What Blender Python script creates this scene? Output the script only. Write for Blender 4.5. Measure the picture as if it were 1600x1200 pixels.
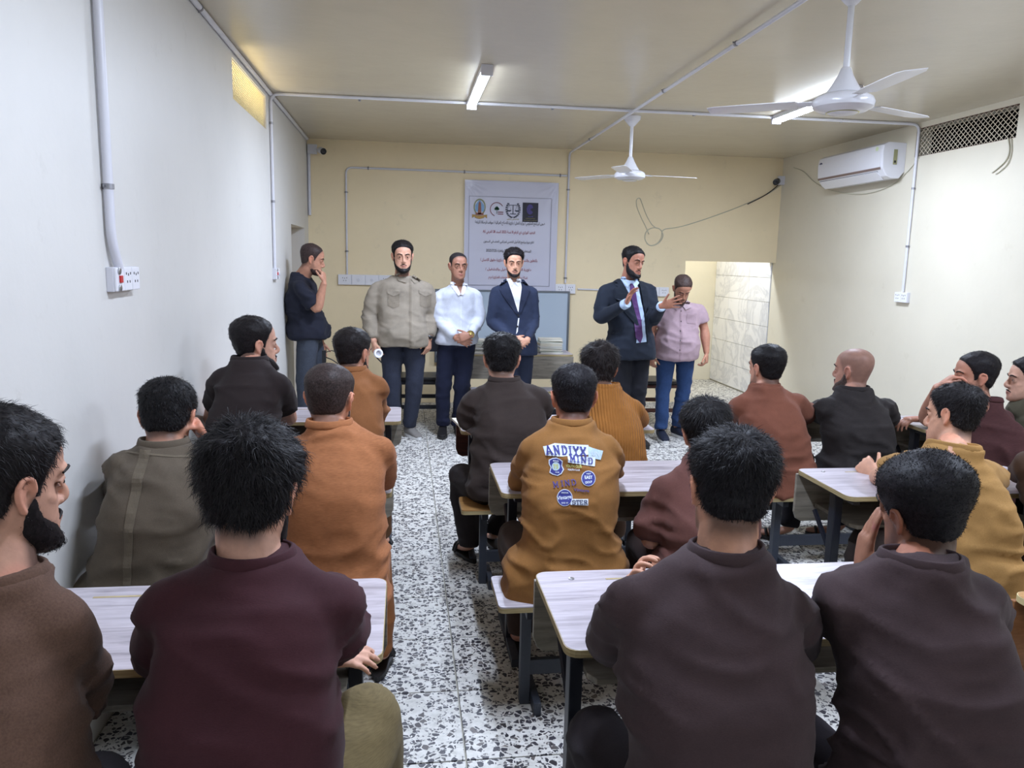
import bpy, bmesh, math, random
import numpy as np
from mathutils import Vector, Matrix
from mathutils.bvhtree import BVHTree

for o in list(bpy.data.objects):
    bpy.data.objects.remove(o)
SC = bpy.context.scene
COL = SC.collection

# ------------------------------------------------------------------ camera
F_PX = 1213.9
YAW, PITCH, ROLL, CAM_H = 7.959, 9.045, 1.296, 1.66
_y, _p, _r = (math.radians(a) for a in (YAW, PITCH, ROLL))
FWD = Vector((math.sin(_y)*math.cos(_p), math.cos(_y)*math.cos(_p), -math.sin(_p)))
_r0 = Vector((math.cos(_y), -math.sin(_y), 0)); _u0 = _r0.cross(FWD)
RIGHT = math.cos(_r)*_r0 + math.sin(_r)*_u0
UP = -math.sin(_r)*_r0 + math.cos(_r)*_u0
CAM = Vector((0, 0, CAM_H))
cd = bpy.data.cameras.new('camera'); cam = bpy.data.objects.new('camera', cd); COL.objects.link(cam)
cd.sensor_width = 36; cd.lens = F_PX/1600*36; cd.clip_start = .05
cam.matrix_world = Matrix(((RIGHT.x, UP.x, -FWD.x, CAM.x), (RIGHT.y, UP.y, -FWD.y, CAM.y), (RIGHT.z, UP.z, -FWD.z, CAM.z), (0, 0, 0, 1)))
SC.camera = cam
vs = SC.view_settings
vs.view_transform = 'Standard'; vs.look = 'None'; vs.gamma = 1; vs.use_curve_mapping = False
vs.exposure = 0.29

def at(px, py, Y):
    """world point at real distance Y that lies on the sight line through (px, py)"""
    d = FWD + RIGHT*((px-800)/F_PX) - UP*((py-600)/F_PX)
    return CAM + d*(Y/d.y)

# ------------------------------------------------------------------ world + lamps
w = bpy.data.worlds.new('world'); SC.world = w; w.use_nodes = True
w.node_tree.nodes['Background'].inputs[0].default_value = (1.0, .93, .8, 1)
w.node_tree.nodes['Background'].inputs[1].default_value = .6

XL, XR, YB, ZC, YF = -1.054, 4.43, 8.96, 2.916, -2.6
TUBES = [(.53, 5.90, 'v'), (3.11, 5.88, 'v'), (.53, 2.3, 'h'), (3.11, 2.3, 'h'), (.53, -1.0, 'h'), (3.11, -1.0, 'h')]
def area(name, loc, rot, sx, sy, power, col):
    l = bpy.data.lights.new(name, 'AREA'); l.shape = 'RECTANGLE'; l.size = sx; l.size_y = sy
    l.energy = power; l.color = col
    o = bpy.data.objects.new(name, l); o.location = loc; o.rotation_euler = rot; COL.objects.link(o); return o
TUBE_COL = (.69, .79, 1.0)
TUBE_W = {'v': 62, 'h': 48}
for i, (tx, ty, k) in enumerate(TUBES):
    area('tube_glow', (tx, ty, ZC-.075), (0, 0, 0), .05, 1.12, TUBE_W[k]*(.30 if ty < 0 else 1), TUBE_COL)
# bright washroom lamp behind the doorway, daylight behind the left vent
area('washroom_glow', (3.3, 9.7, 2.75), Vector((1.1, -1.5, -2.2)).to_track_quat('-Z', 'Y').to_euler(), .35, .2, 38, (.86, .93, 1.0))
area('vent_daylight', (-1.75, 5.75, 2.15), (0, math.radians(-132), 0), .5, 1.1, 44, (1.0, .86, .58))

# ------------------------------------------------------------------ node helpers
MATS = {}
def nmat(name, base, rough=.6, metal=0., spec=.5, sss=0., emit=None, estr=0., sheen=0.):
    m = bpy.data.materials.new(name); m.use_nodes = True
    b = m.node_tree.nodes['Principled BSDF']
    b.inputs['Base Color'].default_value = (*base, 1); b.inputs['Roughness'].default_value = rough
    b.inputs['Metallic'].default_value = metal; b.inputs['Specular IOR Level'].default_value = spec
    if sss: b.inputs['Subsurface Weight'].default_value = sss; b.inputs['Subsurface Radius'].default_value = (.012, .005, .003); b.inputs['Subsurface Scale'].default_value = 1
    if emit: b.inputs['Emission Color'].default_value = (*emit, 1); b.inputs['Emission Strength'].default_value = estr
    if sheen: b.inputs['Sheen Weight'].default_value = sheen
    MATS[name] = m
    return m
def N(m, t, **k):
    n = m.node_tree.nodes.new(t)
    for a, v in k.items():
        if a in n.inputs: n.inputs[a].default_value = v
        else: setattr(n, a, v)
    return n
def L(m, a, b): m.node_tree.links.new(a, b)
def BS(m): return m.node_tree.nodes['Principled BSDF']
def ramp(m, stops, interp='LINEAR'):
    r = N(m, 'ShaderNodeValToRGB'); r.color_ramp.interpolation = interp
    e = r.color_ramp.elements
    e[0].position, e[0].color = stops[0][0], (*stops[0][1], 1)
    e[1].position, e[1].color = stops[-1][0], (*stops[-1][1], 1)
    for p, c in stops[1:-1]:
        x = e.new(p); x.color = (*c, 1)
    return r
def bump(m, height_socket, strength=.2, dist=.01):
    b = N(m, 'ShaderNodeBump'); b.inputs['Strength'].default_value = strength; b.inputs['Distance'].default_value = dist
    L(m, height_socket, b.inputs['Height']); L(m, b.outputs[0], BS(m).inputs['Normal']); return b
def srgb(r, g, b):
    f = lambda c: (c/255/12.92) if c/255 <= .04045 else ((c/255+.055)/1.055)**2.4
    return (f(r), f(g), f(b))
def mixc(c, k): return tuple(min(1, x*k) for x in c)

def paint(name, c, var=.06, rough=.55, bstr=.12, bscale=14, stain=None):
    m = nmat(name, c, rough)
    tc = N(m, 'ShaderNodeTexCoord')
    n1 = N(m, 'ShaderNodeTexNoise', Scale=1.3, Detail=5., Roughness=.6); L(m, tc.outputs['Object'], n1.inputs['Vector'])
    r = ramp(m, [(.3, mixc(c, 1-var)), (.55, c), (.75, mixc(c, 1+var*.5))]); L(m, n1.outputs['Fac'], r.inputs[0])
    out = r.outputs[0]
    if stain:
        n3 = N(m, 'ShaderNodeTexNoise', Scale=5., Detail=8., Roughness=.75); L(m, tc.outputs['Object'], n3.inputs['Vector'])
        rr = ramp(m, [(.60, (0, 0, 0)), (.72, (1, 1, 1))]); L(m, n3.outputs['Fac'], rr.inputs[0])
        mx = N(m, 'ShaderNodeMix', data_type='RGBA'); L(m, out, mx.inputs[6]); mx.inputs[7].default_value = (*stain, 1)
        mm = N(m, 'ShaderNodeMath', operation='MULTIPLY'); L(m, rr.outputs[0], mm.inputs[0]); mm.inputs[1].default_value = .22
        L(m, mm.outputs[0], mx.inputs[0]); out = mx.outputs[2]
    L(m, out, BS(m).inputs['Base Color'])
    n2 = N(m, 'ShaderNodeTexNoise', Scale=float(bscale), Detail=6., Roughness=.55); L(m, tc.outputs['Object'], n2.inputs['Vector'])
    bump(m, n2.outputs['Fac'], bstr, .012)
    return m

def wood(name, c1, c2, c3, scale=9., rough=.35, stretch=(1, 9, 9), metal=0):
    m = nmat(name, c2, rough)
    tc = N(m, 'ShaderNodeTexCoord'); mp = N(m, 'ShaderNodeMapping'); mp.inputs['Scale'].default_value = stretch
    L(m, tc.outputs['Object'], mp.inputs[0])
    n1 = N(m, 'ShaderNodeTexNoise', Scale=float(scale), Detail=8., Roughness=.62, Distortion=.8); L(m, mp.outputs[0], n1.inputs['Vector'])
    r = ramp(m, [(.28, c1), (.5, c2), (.7, c3)]); L(m, n1.outputs['Fac'], r.inputs[0]); L(m, r.outputs[0], BS(m).inputs['Base Color'])
    bump(m, n1.outputs['Fac'], .08, .004)
    return m

# ------------------------------------------------------------------ mesh builder
class MB:
    def __init__(s): s.v = []; s.f = []; s.m = []
    def add(s, v, f, mi=0):
        o = len(s.v); s.v += [tuple(x) for x in v]; s.f += [tuple(i+o for i in q) for q in f]; s.m += [mi]*len(f); return s
    def box(s, a, b, mi=0, bev=0.0):
        x0, y0, z0 = (min(a[i], b[i]) for i in range(3)); x1, y1, z1 = (max(a[i], b[i]) for i in range(3))
        if not bev:
            return s.add([(x0,y0,z0),(x1,y0,z0),(x1,y1,z0),(x0,y1,z0),(x0,y0,z1),(x1,y0,z1),(x1,y1,z1),(x0,y1,z1)],
                  [(0,3,2,1),(4,5,6,7),(0,1,5,4),(1,2,6,5),(2,3,7,6),(3,0,4,7)], mi)
        bm = bmesh.new(); bmesh.ops.create_cube(bm, size=1)
        for v in bm.verts: v.co = Vector(((x0+x1)/2+v.co.x*(x1-x0), (y0+y1)/2+v.co.y*(y1-y0), (z0+z1)/2+v.co.z*(z1-z0)))
        bmesh.ops.bevel(bm, geom=bm.edges[:], offset=bev, segments=2, affect='EDGES', profile=.6)
        bm.verts.index_update()
        s.add([v.co[:] for v in bm.verts], [[v.index for v in f.verts] for f in bm.faces], mi); bm.free(); return s
    def prism(s, pts, axis, a, b, mi=0):
        """polygon pts (2-D) extruded along axis from a to b"""
        n = len(pts)
        def mk(p, t):
            return {'x': (t, p[0], p[1]), 'y': (p[0], t, p[1]), 'z': (p[0], p[1], t)}[axis]
        v = [mk(p, a) for p in pts]+[mk(p, b) for p in pts]
        f = [tuple(range(n))[::-1], tuple(range(n, 2*n))]+[(i, (i+1) % n, n+(i+1) % n, n+i) for i in range(n)]
        return s.add(v, f, mi)
    def tube(s, path, r, n=8, mi=0, cap=True):
        path = [Vector(p) for p in path]; rs = r if isinstance(r, (list, tuple)) else [r]*len(path)
        t = (path[1]-path[0]).normalized(); ref = Vector((0, 0, 1)) if abs(t.z) < .9 else Vector((1, 0, 0))
        u = t.cross(ref).normalized(); v = []; f = []
        for i, p in enumerate(path):
            if i == 0: t = path[1]-path[0]
            elif i == len(path)-1: t = path[-1]-path[-2]
            else: t = (path[i+1]-path[i]).normalized()+(path[i]-path[i-1]).normalized()
            t = t.normalized(); u = (u-t*u.dot(t)).normalized(); ww = t.cross(u)
            for k in range(n):
                a = 2*math.pi*k/n; v.append(p+(u*math.cos(a)+ww*math.sin(a))*rs[i])
        for i in range(len(path)-1):
            for k in range(n):
                f.append((i*n+k, i*n+(k+1) % n, (i+1)*n+(k+1) % n, (i+1)*n+k))
        if cap: f += [tuple(range(n))[::-1], tuple((len(path)-1)*n+k for k in range(n))]
        return s.add(v, f, mi)
    def lathe(s, prof, c, axis=(0, 0, 1), n=24, mi=0):
        """prof: list (radius, height) about axis through c"""
        ax = Vector(axis).normalized(); ref = Vector((1, 0, 0)) if abs(ax.x) < .9 else Vector((0, 1, 0))
        u = ax.cross(ref).normalized(); ww = ax.cross(u); c = Vector(c); v = []; f = []
        for r, h in prof:
            for k in range(n):
                a = 2*math.pi*k/n; v.append(c+ax*h+(u*math.cos(a)+ww*math.sin(a))*max(r, 1e-4))
        for i in range(len(prof)-1):
            for k in range(n): f.append((i*n+k, i*n+(k+1) % n, (i+1)*n+(k+1) % n, (i+1)*n+k))
        f += [tuple(range(n))[::-1], tuple((len(prof)-1)*n+k for k in range(n))]
        return s.add(v, f, mi)
    def build(s, name, mats, parent=None, smooth=False, bevel=0):
        me = bpy.data.meshes.new(name); me.from_pydata(s.v, [], s.f); me.update()
        for m in (mats if isinstance(mats, (list, tuple)) else [mats]): me.materials.append(m)
        if len(me.materials) > 1: me.polygons.foreach_set('material_index', s.m)
        if smooth:
            me.polygons.foreach_set('use_smooth', [True]*len(me.polygons))
            if smooth == 'auto': me.set_sharp_from_angle(angle=math.radians(38))
        o = bpy.data.objects.new(name, me); COL.objects.link(o)
        if parent: o.parent = parent
        if bevel:
            bv = o.modifiers.new('b', 'BEVEL'); bv.width = bevel; bv.segments = 2; bv.limit_method = 'ANGLE'
        return o
def put(o, loc):
    o.location = loc; return o
def thing(name, label, cat, loc=(0, 0, 0), rz=0, group=None):
    o = bpy.data.objects.new(name, None); COL.objects.link(o); o.location = loc; o.rotation_euler = (0, 0, rz); o.empty_display_size = .05
    return tag(o, label, cat, group)
def tag(o, label, cat, group=None):
    o['label'] = label; o['category'] = cat
    if group: o['group'] = group
    return o
def struct(o, label=None):
    o['kind'] = 'structure'
    if label: o['label'] = label
    return o
def bend(pts, rad=.06, n=6):
    """polyline with rounded corners"""
    pts = [Vector(p) for p in pts]; out = [pts[0]]
    for i in range(1, len(pts)-1):
        a, b, c = pts[i-1], pts[i], pts[i+1]
        d1 = (a-b); d2 = (c-b); r = min(rad, d1.length*.45, d2.length*.45)
        p0 = b+d1.normalized()*r; p1 = b+d2.normalized()*r
        for k in range(n+1):
            t = k/n; out.append(p0*(1-t)**2+b*2*t*(1-t)+p1*t*t)
    out.append(pts[-1]); return out
# ------------------------------------------------------------------ materials
M_wl = paint('paint_left', srgb(216, 214, 210), .05, .5, .16, 9, srgb(176, 172, 164))
M_wb = paint('paint_back', srgb(242, 224, 186), .06, .55, .12, 12, srgb(178, 165, 135))
M_wr = paint('paint_right', srgb(219, 212, 194), .05, .5, .14, 10, srgb(185, 175, 150))
M_ce = paint('paint_ceiling', srgb(203, 193, 172), .06, .24, .22, 5)
M_hall = paint('paint_hall', srgb(225, 218, 198), .04)
M_grout = nmat('grout', srgb(176, 172, 160), .8)
def terrazzo():
    m = nmat('terrazzo', (.6, .6, .58), .46)
    tc = N(m, 'ShaderNodeTexCoord'); oi = N(m, 'ShaderNodeObjectInfo')
    mp = N(m, 'ShaderNodeVectorMath', operation='MULTIPLY_ADD'); L(m, oi.outputs['Random'], mp.inputs[0])
    cmb = N(m, 'ShaderNodeCombineXYZ'); L(m, oi.outputs['Random'], cmb.inputs[0]); L(m, oi.outputs['Random'], cmb.inputs[1])
    mp.inputs[1].default_value = (37, 53, 0); L(m, cmb.outputs[0], mp.inputs[0]); L(m, tc.outputs['Object'], mp.inputs[2])
    dn = N(m, 'ShaderNodeTexNoise', Scale=38., Detail=2.); L(m, mp.outputs[0], dn.inputs['Vector'])
    dv = N(m, 'ShaderNodeVectorMath', operation='MULTIPLY_ADD'); L(m, dn.outputs['Color'], dv.inputs[0]); dv.inputs[1].default_value = (.012, .012, 0); L(m, mp.outputs[0], dv.inputs[2])
    # flatten z
    def chips(scale, thr_edge, keep_lo, keep_hi):
        fl = N(m, 'ShaderNodeVectorMath', operation='MULTIPLY'); L(m, dv.outputs[0], fl.inputs[0]); fl.inputs[1].default_value = (1, 1, 0)
        v1 = N(m, 'ShaderNodeTexVoronoi', Scale=float(scale), feature='DISTANCE_TO_EDGE'); L(m, fl.outputs[0], v1.inputs['Vector'])
        v2 = N(m, 'ShaderNodeTexVoronoi', Scale=float(scale)); L(m, fl.outputs[0], v2.inputs['Vector'])
        e = N(m, 'ShaderNodeMath', operation='GREATER_THAN'); L(m, v1.outputs['Distance'], e.inputs[0]); e.inputs[1].default_value = thr_edge
        sp = N(m, 'ShaderNodeSeparateColor'); L(m, v2.outputs['Color'], sp.inputs[0])
        k = N(m, 'ShaderNodeMath', operation='GREATER_THAN'); L(m, sp.outputs[0], k.inputs[0]); k.inputs[1].default_value = keep_lo
        mu = N(m, 'ShaderNodeMath', operation='MULTIPLY'); L(m, e.outputs[0], mu.inputs[0]); L(m, k.outputs[0], mu.inputs[1])
        return mu.outputs[0], sp
    nb = N(m, 'ShaderNodeTexNoise', Scale=24., Detail=6., Roughness=.7); L(m, mp.outputs[0], nb.inputs['Vector'])
    base = ramp(m, [(.3, srgb(186, 184, 178)), (.5, srgb(214, 212, 206)), (.7, srgb(232, 230, 226))]); L(m, nb.outputs['Fac'], base.inputs[0])
    big, sp = chips(46, .09, .50, 1)
    cc = ramp(m, [(.0, srgb(40, 40, 48)), (.5, srgb(64, 62, 70)), (.85, srgb(52, 47, 50)), (1., srgb(120, 112, 108))]); L(m, sp.outputs[1], cc.inputs[0])
    mx = N(m, 'ShaderNodeMix', data_type='RGBA'); L(m, big, mx.inputs[0]); L(m, base.outputs[0], mx.inputs[6]); L(m, cc.outputs[0], mx.inputs[7])
    sm, sp2 = chips(95, .12, .70, 1)
    c2 = ramp(m, [(.0, srgb(70, 70, 76)), (.6, srgb(110, 106, 106)), (1., srgb(236, 235, 232))]); L(m, sp2.outputs[1], c2.inputs[0])
    mx2 = N(m, 'ShaderNodeMix', data_type='RGBA'); L(m, sm, mx2.inputs[0]); L(m, mx.outputs[2], mx2.inputs[6]); L(m, c2.outputs[0], mx2.inputs[7])
    L(m, mx2.outputs[2], BS(m).inputs['Base Color'])
    return m
M_terr = terrazzo()
def marble():
    m = nmat('marble_tile', (.8, .8, .8), .12)
    tc = N(m, 'ShaderNodeTexCoord'); mp = N(m, 'ShaderNodeMapping'); mp.inputs['Rotation'].default_value = (.6, .3, .4); L(m, tc.outputs['Object'], mp.inputs[0])
    n = N(m, 'ShaderNodeTexNoise', Scale=1.8, Detail=5., Roughness=.6, Distortion=1.6); L(m, mp.outputs[0], n.inputs['Vector'])
    r = ramp(m, [(.42, srgb(226, 226, 228)), (.485, srgb(206, 207, 212)), (.55, srgb(230, 230, 232))]); L(m, n.outputs['Fac'], r.inputs[0])
    L(m, r.outputs[0], BS(m).inputs['Base Color']); return m
M_marble = marble()
M_pvc = nmat('pvc_white', srgb(214, 214, 222), .35)
M_pvcb = nmat('pvc_bright', srgb(232, 232, 238), .3)
M_blk = nmat('black_plastic', srgb(24, 24, 28), .35)
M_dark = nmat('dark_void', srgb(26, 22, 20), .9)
M_red = nmat('red_plastic', srgb(190, 32, 34), .3)
M_steel = nmat('steel', srgb(170, 170, 172), .3, 1.)
M_clip = nmat('clip_metal', srgb(150, 150, 156), .4, .8)
M_tube = nmat('tube_glass', (1, 1, 1), .3, emit=(.80, .89, 1.0), estr=26)
M_fan = nmat('fan_enamel', srgb(222, 222, 228), .22)
M_wood = wood('desk_laminate', srgb(136, 128, 134), srgb(178, 170, 177), srgb(200, 193, 200), 3.2, .32, (1.1, 11, 11))
M_edge = wood('plywood_edge', srgb(128, 112, 74), srgb(168, 150, 108), srgb(190, 174, 134), 6, .6, (1, 1, 30))
M_panel = wood('panel_laminate', srgb(104, 98, 88), srgb(138, 131, 118), srgb(158, 150, 136), 4, .4, (1.1, 9, 9))
M_oak = wood('bench_oak', srgb(140, 98, 52), srgb(172, 128, 76), srgb(196, 152, 98), 4, .42, (1.1, 12, 12))
M_walnut = wood('walnut', srgb(46, 24, 18), srgb(72, 38, 28), srgb(88, 50, 36), 5, .35, (1, 8, 8))
M_orangewood = wood('orange_wood', srgb(120, 78, 44), srgb(150, 100, 60), srgb(176, 122, 78), 4, .45, (1, 8, 8))
M_ledge = nmat('pale_edge', srgb(206, 188, 138), .6)
M_leg = paint('leg_steel', srgb(28, 31, 42), .25, .4, .1, 30)
M_legw = paint('worn_steel', srgb(56, 61, 72), .3, .5, .2, 30, srgb(140, 145, 150))
M_wire = nmat('cable_grey', srgb(196, 192, 172), .5)
M_wireb = nmat('cable_black', srgb(34, 30, 28), .5)

# ------------------------------------------------------------------ room shell
T = .15
fl = MB().box((XL-.15, YF-.15, -.12), (XR+.15, 11.1, -.012)).build('floor', M_grout); struct(fl, 'terrazzo tile floor with dark stone chips')
TS = .43
i0 = int(math.floor((XL-.2)/TS))-1; tiles = {}
random.seed(3)
xs = []; x = .205
while x > XL: x -= TS
x0 = x; ys = []; y = 2.37
while y > .9: y -= TS
y0 = y
yy = y0
while yy < 10.75:
    xx = x0
    while xx < XR:
        ax, bx_ = max(xx, XL), min(xx+TS, XR); ay, by = yy, min(yy+TS, 10.75)
        if bx_-ax > .02:
            key = (round(bx_-ax, 3), round(by-ay, 3))
            g = .0022
            if key not in tiles:
                W_, H_ = bx_-ax, by-ay
                bm = bmesh.new()
                mb = MB().box((g, g, -.012), (W_-g, H_-g, 0)); b = .0015
                mb = MB().add([(g,g,-.012),(W_-g,g,-.012),(W_-g,H_-g,-.012),(g,H_-g,-.012),(g+b,g+b,0),(W_-g-b,g+b,0),(W_-g-b,H_-g-b,0),(g+b,H_-g-b,0)],
                              [(4,5,6,7),(0,1,5,4),(1,2,6,5),(2,3,7,6),(3,0,4,7)])
                o = mb.build('tile', M_terr, fl); tiles[key] = o.data
            else:
                o = bpy.data.objects.new('tile', tiles[key]); COL.objects.link(o); o.parent = fl
            o.location = (ax, ay, random.uniform(-.0006, .0004))
        xx += TS
    yy += TS
nf = MB().box((XL, YF, -.012), (XR, y0, -.0005)).build('floor_rear', M_terr); struct(nf, 'terrazzo floor behind the last row')
struct(MB().box((XL-.15, YF-.15, ZC), (XR+.15, 11.1, ZC+.15)).build('ceiling', M_ce), 'beige gloss painted ceiling')
# left wall with vent hole and door niche near the far end
VLy0, VLy1, VLz0, VLz1 = 5.215, 6.40, 2.61, 2.855
DLy0, DLy1, DLz = 7.62, 8.60, 1.95
m = MB()
m.box((XL-T, YF, 0), (XL, VLy0, ZC)); m.box((XL-T, VLy0, 0), (XL, VLy1, VLz0)); m.box((XL-T, VLy0, VLz1), (XL, VLy1, ZC))
m.box((XL-T, VLy1, 0), (XL, DLy0, ZC)); m.box((XL-T, DLy0, DLz), (XL, DLy1, ZC)); m.box((XL-T, DLy1, 0), (XL, YB, ZC))
struct(m.build('wall_left', M_wl), 'long pale plastered left wall')
dn_ = MB().box((XL-.9, DLy0-.2, 0), (XL-.86, DLy1+.2, DLz+.3)); dn_.box((XL-.9, DLy1+.0, 0), (XL-T, DLy1+.05, DLz+.3)); dn_.box((XL-.9, DLy0-.05, 0), (XL-T, DLy0, DLz+.3)); dn_.box((XL-.9, DLy0, DLz+.0), (XL-T, DLy1, DLz+.05))
struct(dn_.build('door_1', M_wb), 'cream door recess in the left wall')
VRy0, VRy1, VRz0, VRz1 = 5.35, 6.51, 2.63, 2.87
m = MB()
m.box((XR, YF, 0), (XR+T, VRy0, ZC)); m.box((XR, VRy0, 0), (XR+T, VRy1, VRz0)); m.box((XR, VRy0, VRz1), (XR+T, VRy1, ZC)); m.box((XR, VRy1, 0), (XR+T, YB+.08, ZC))
struct(m.build('wall_right', M_wr), 'cream right wall')
# back wall with opening at the right end
OX, OZ = 3.298, 1.70
m = MB(); m.box((XL-T, YB, 0), (OX, YB+.14, ZC)); m.box((OX, YB, OZ), (XR, YB+.14, ZC))
struct(m.build('wall_back', M_wb), 'cream yellow front wall of the classroom')
struct(MB().box((XL-T, YF-.15, 0), (XR+T, YF, ZC)).build('wall_rear', M_wr), 'cream wall behind the camera')
# space behind the opening
struct(MB().box((2.2, 10.75, 0), (XR, 10.85, ZC)).build('wall_hall_far', M_hall), 'cream wall beyond the doorway')
struct(MB().box((2.1, YB+.14, 0), (2.2, 10.85, ZC)).build('wall_hall_left', M_hall))
wm = MB().box((XR+.0, YB+.08, 0), (XR+.1, 10.85, ZC)).build('wall_hall_right', M_grout); struct(wm, 'white marble tiled wall beyond the doorway')
tz = .02; r_ = 0
while tz < 2.2:
    ty = YB+.085+(0)
    while ty < 10.74:
        e = min(ty+.6, 10.745)
        if e-ty > .03:
            MB().box((XR-.012, ty+.002, tz+.002), (XR+.005, e-.002, tz+.298)).build('tile', M_marble, wm)
        ty += .6
    tz += .3; r_ += 1
# duct boxes behind the vents
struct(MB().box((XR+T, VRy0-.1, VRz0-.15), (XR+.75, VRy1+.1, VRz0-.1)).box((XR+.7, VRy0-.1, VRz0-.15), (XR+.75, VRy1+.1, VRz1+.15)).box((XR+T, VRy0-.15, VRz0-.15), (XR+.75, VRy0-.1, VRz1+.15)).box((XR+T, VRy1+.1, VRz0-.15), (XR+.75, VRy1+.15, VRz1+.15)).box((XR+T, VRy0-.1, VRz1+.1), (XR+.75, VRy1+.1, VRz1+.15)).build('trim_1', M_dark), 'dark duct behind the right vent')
struct(MB().box((XL-1.1, VLy0-.6, 1.9), (XL-1.05, VLy1+.6, 3.4)).build('trim_2', M_hall), 'sunlit outside wall behind the left vent')

# ------------------------------------------------------------------ vents
def lattice_vent(name, label, X, y0, y1, z0, z1, nx, nz, r, mat, frame, side):
    t = thing(name, label, 'vent', (X, (y0+y1)/2, z0))
    cy = (y0+y1)/2
    m = MB(); dy = (y1-y0)/nx; dz = (z1-z0)/nz
    for j in range(nz+1):
        for i in range(nx):
            ya = y0-cy+i*dy; za = j*dz
            # wavy strands making diamonds
            s = 1 if (i+j) % 2 else -1
            if j < nz:
                m.tube([(side*.0, ya, za+dz*(.5-.5*s)), (0, ya+dy, za+dz*(.5+.5*s))], r, 4)
    m.build('lattice', mat, t)
    f = MB()
    f.box((-.006, y0-cy-.012, -.012), (.012, y1-cy+.012, .004)).box((-.006, y0-cy-.012, z1-z0-.004), (.012, y1-cy+.012, z1-z0+.012))
    f.box((-.006, y0-cy-.012, .004), (.012, y0-cy+.004, z1-z0-.004)).box((-.006, y1-cy-.004, .004), (.012, y1-cy+.012, z1-z0-.004))
    f.build('frame', frame, t)
    return t
M_lat = nmat('lattice_cream', srgb(206, 196, 176), .6); M_rust = paint('rust', srgb(96, 62, 48), .4, .8)
lattice_vent('wall_vent', 'expanded metal vent with dark duct high on the right wall', XR+.01, VRy0, VRy1, VRz0, VRz1, 44, 11, .0032, M_lat, M_rust, 1)
lv = lattice_vent('wall_vent', 'sunlit wire mesh vent high on the left wall', XL-.02, VLy0, VLy1, VLz0, VLz1, 60, 16, .0030, nmat('lattice_sun', srgb(214, 202, 160), .6), M_lat, -1)

# ------------------------------------------------------------------ tube lights
def tube_light(x, y, label, hidden=False):
    t = thing('tube_light', label, 'light', (x, y, ZC))
    MB().box((-.037, -.61, -.035), (.037, .61, 0), bev=.004).build('housing', M_pvcb, t)
    m = MB(); pr = []
    for k in range(9):
        a = math.pi*k/8; pr.append((-.033*math.cos(a), -.035-.030*math.sin(a)))
    m.prism(pr, 'y', -.585, .585); m.build('diffuser', M_tube, t, smooth='auto')
    for s in (-1, 1): MB().box((-.040, s*.585, -.070), (.040, s*.612, -.002), bev=.004).build('end_cap', M_pvc, t)
tl = ['lit white tube light on the ceiling left of the middle conduit', 'lit white tube light behind the near ceiling fan', 'ceiling tube light over the nearest left desks', 'ceiling tube light over the nearest right desks', 'ceiling tube light behind the camera on the left', 'ceiling tube light behind the camera on the right']
for (tx, ty, k), lab in zip(TUBES, tl): tube_light(tx, ty, lab)

# ------------------------------------------------------------------ ceiling fans
def fan(x, y, label, a0, drop=.5):
    t = thing('ceiling_fan', label, 'fan', (x, y, ZC))
    z = -drop
    MB().lathe([(.002, 0), (.075, -.002), (.07, -.03), (.03, -.075), (.018, -.085)], (0, 0, 0)).build('canopy', M_fan, t, smooth='auto')
    MB().tube([(0, 0, -.06), (0, 0, z+.08)], .0145, 12).build('rod', M_fan, t, smooth='auto')
    MB().lathe([(.016, z+.16), (.022, z+.155), (.036, z+.12), (.062, z+.075), (.078, z+.052), (.08, z+.045), (.05, z+.04)], (0, 0, 0)).build('lower_canopy', M_fan, t, smooth='auto')
    MB().lathe([(.03, z+.045), (.10, z+.04), (.128, z+.024), (.137, z+.004), (.132, z-.018), (.105, z-.034), (.07, z-.040), (.06, z-.046), (.03, z-.050), (.002, z-.051)], (0, 0, 0), n=32).build('motor', M_fan, t, smooth='auto')
    MB().lathe([(.071, z-.0385), (.074, z-.0405), (.071, z-.0425), (.067, z-.0405)], (0, 0, 0), n=32).build('trim_ring', nmat('fan_gold', srgb(190, 186, 120), .3, .6), t, smooth='auto')
    for k in range(3):
        a = math.radians(a0+120*k)
        m = MB(); c, s_ = math.cos(a), math.sin(a)
        def P(r, wd, zz): return (c*r-s_*wd, s_*r+c*wd, z+zz)
        prof = [(.13, .018, .0), (.20, .022, .0), (.205, .055, .0), (.30, .060, .0), (.45, .062, 0), (.58, .060, 0), (.62, .045, 0)]
        v = []; f = []
        for r, wd, _ in prof:
            v += [P(r, -wd, .004), P(r, 0, .010), P(r, wd, .016), P(r, wd, .013), P(r, 0, .006), P(r, -wd, .001)]
        for i in range(len(prof)-1):
            for q in range(6): f.append((i*6+q, i*6+(q+1) % 6, (i+1)*6+(q+1) % 6, (i+1)*6+q))
        f += [tuple(range(6))[::-1], tuple((len(prof)-1)*6+q for q in range(6))]
        m.add(v, f); m.build('blade', M_fan, t)
fan(2.0, 3.5, 'large near white ceiling fan beside the tube light', 24, .51)
fan(1.955, 6.82, 'far white ceiling fan over the standing men', 5, .50)

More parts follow.
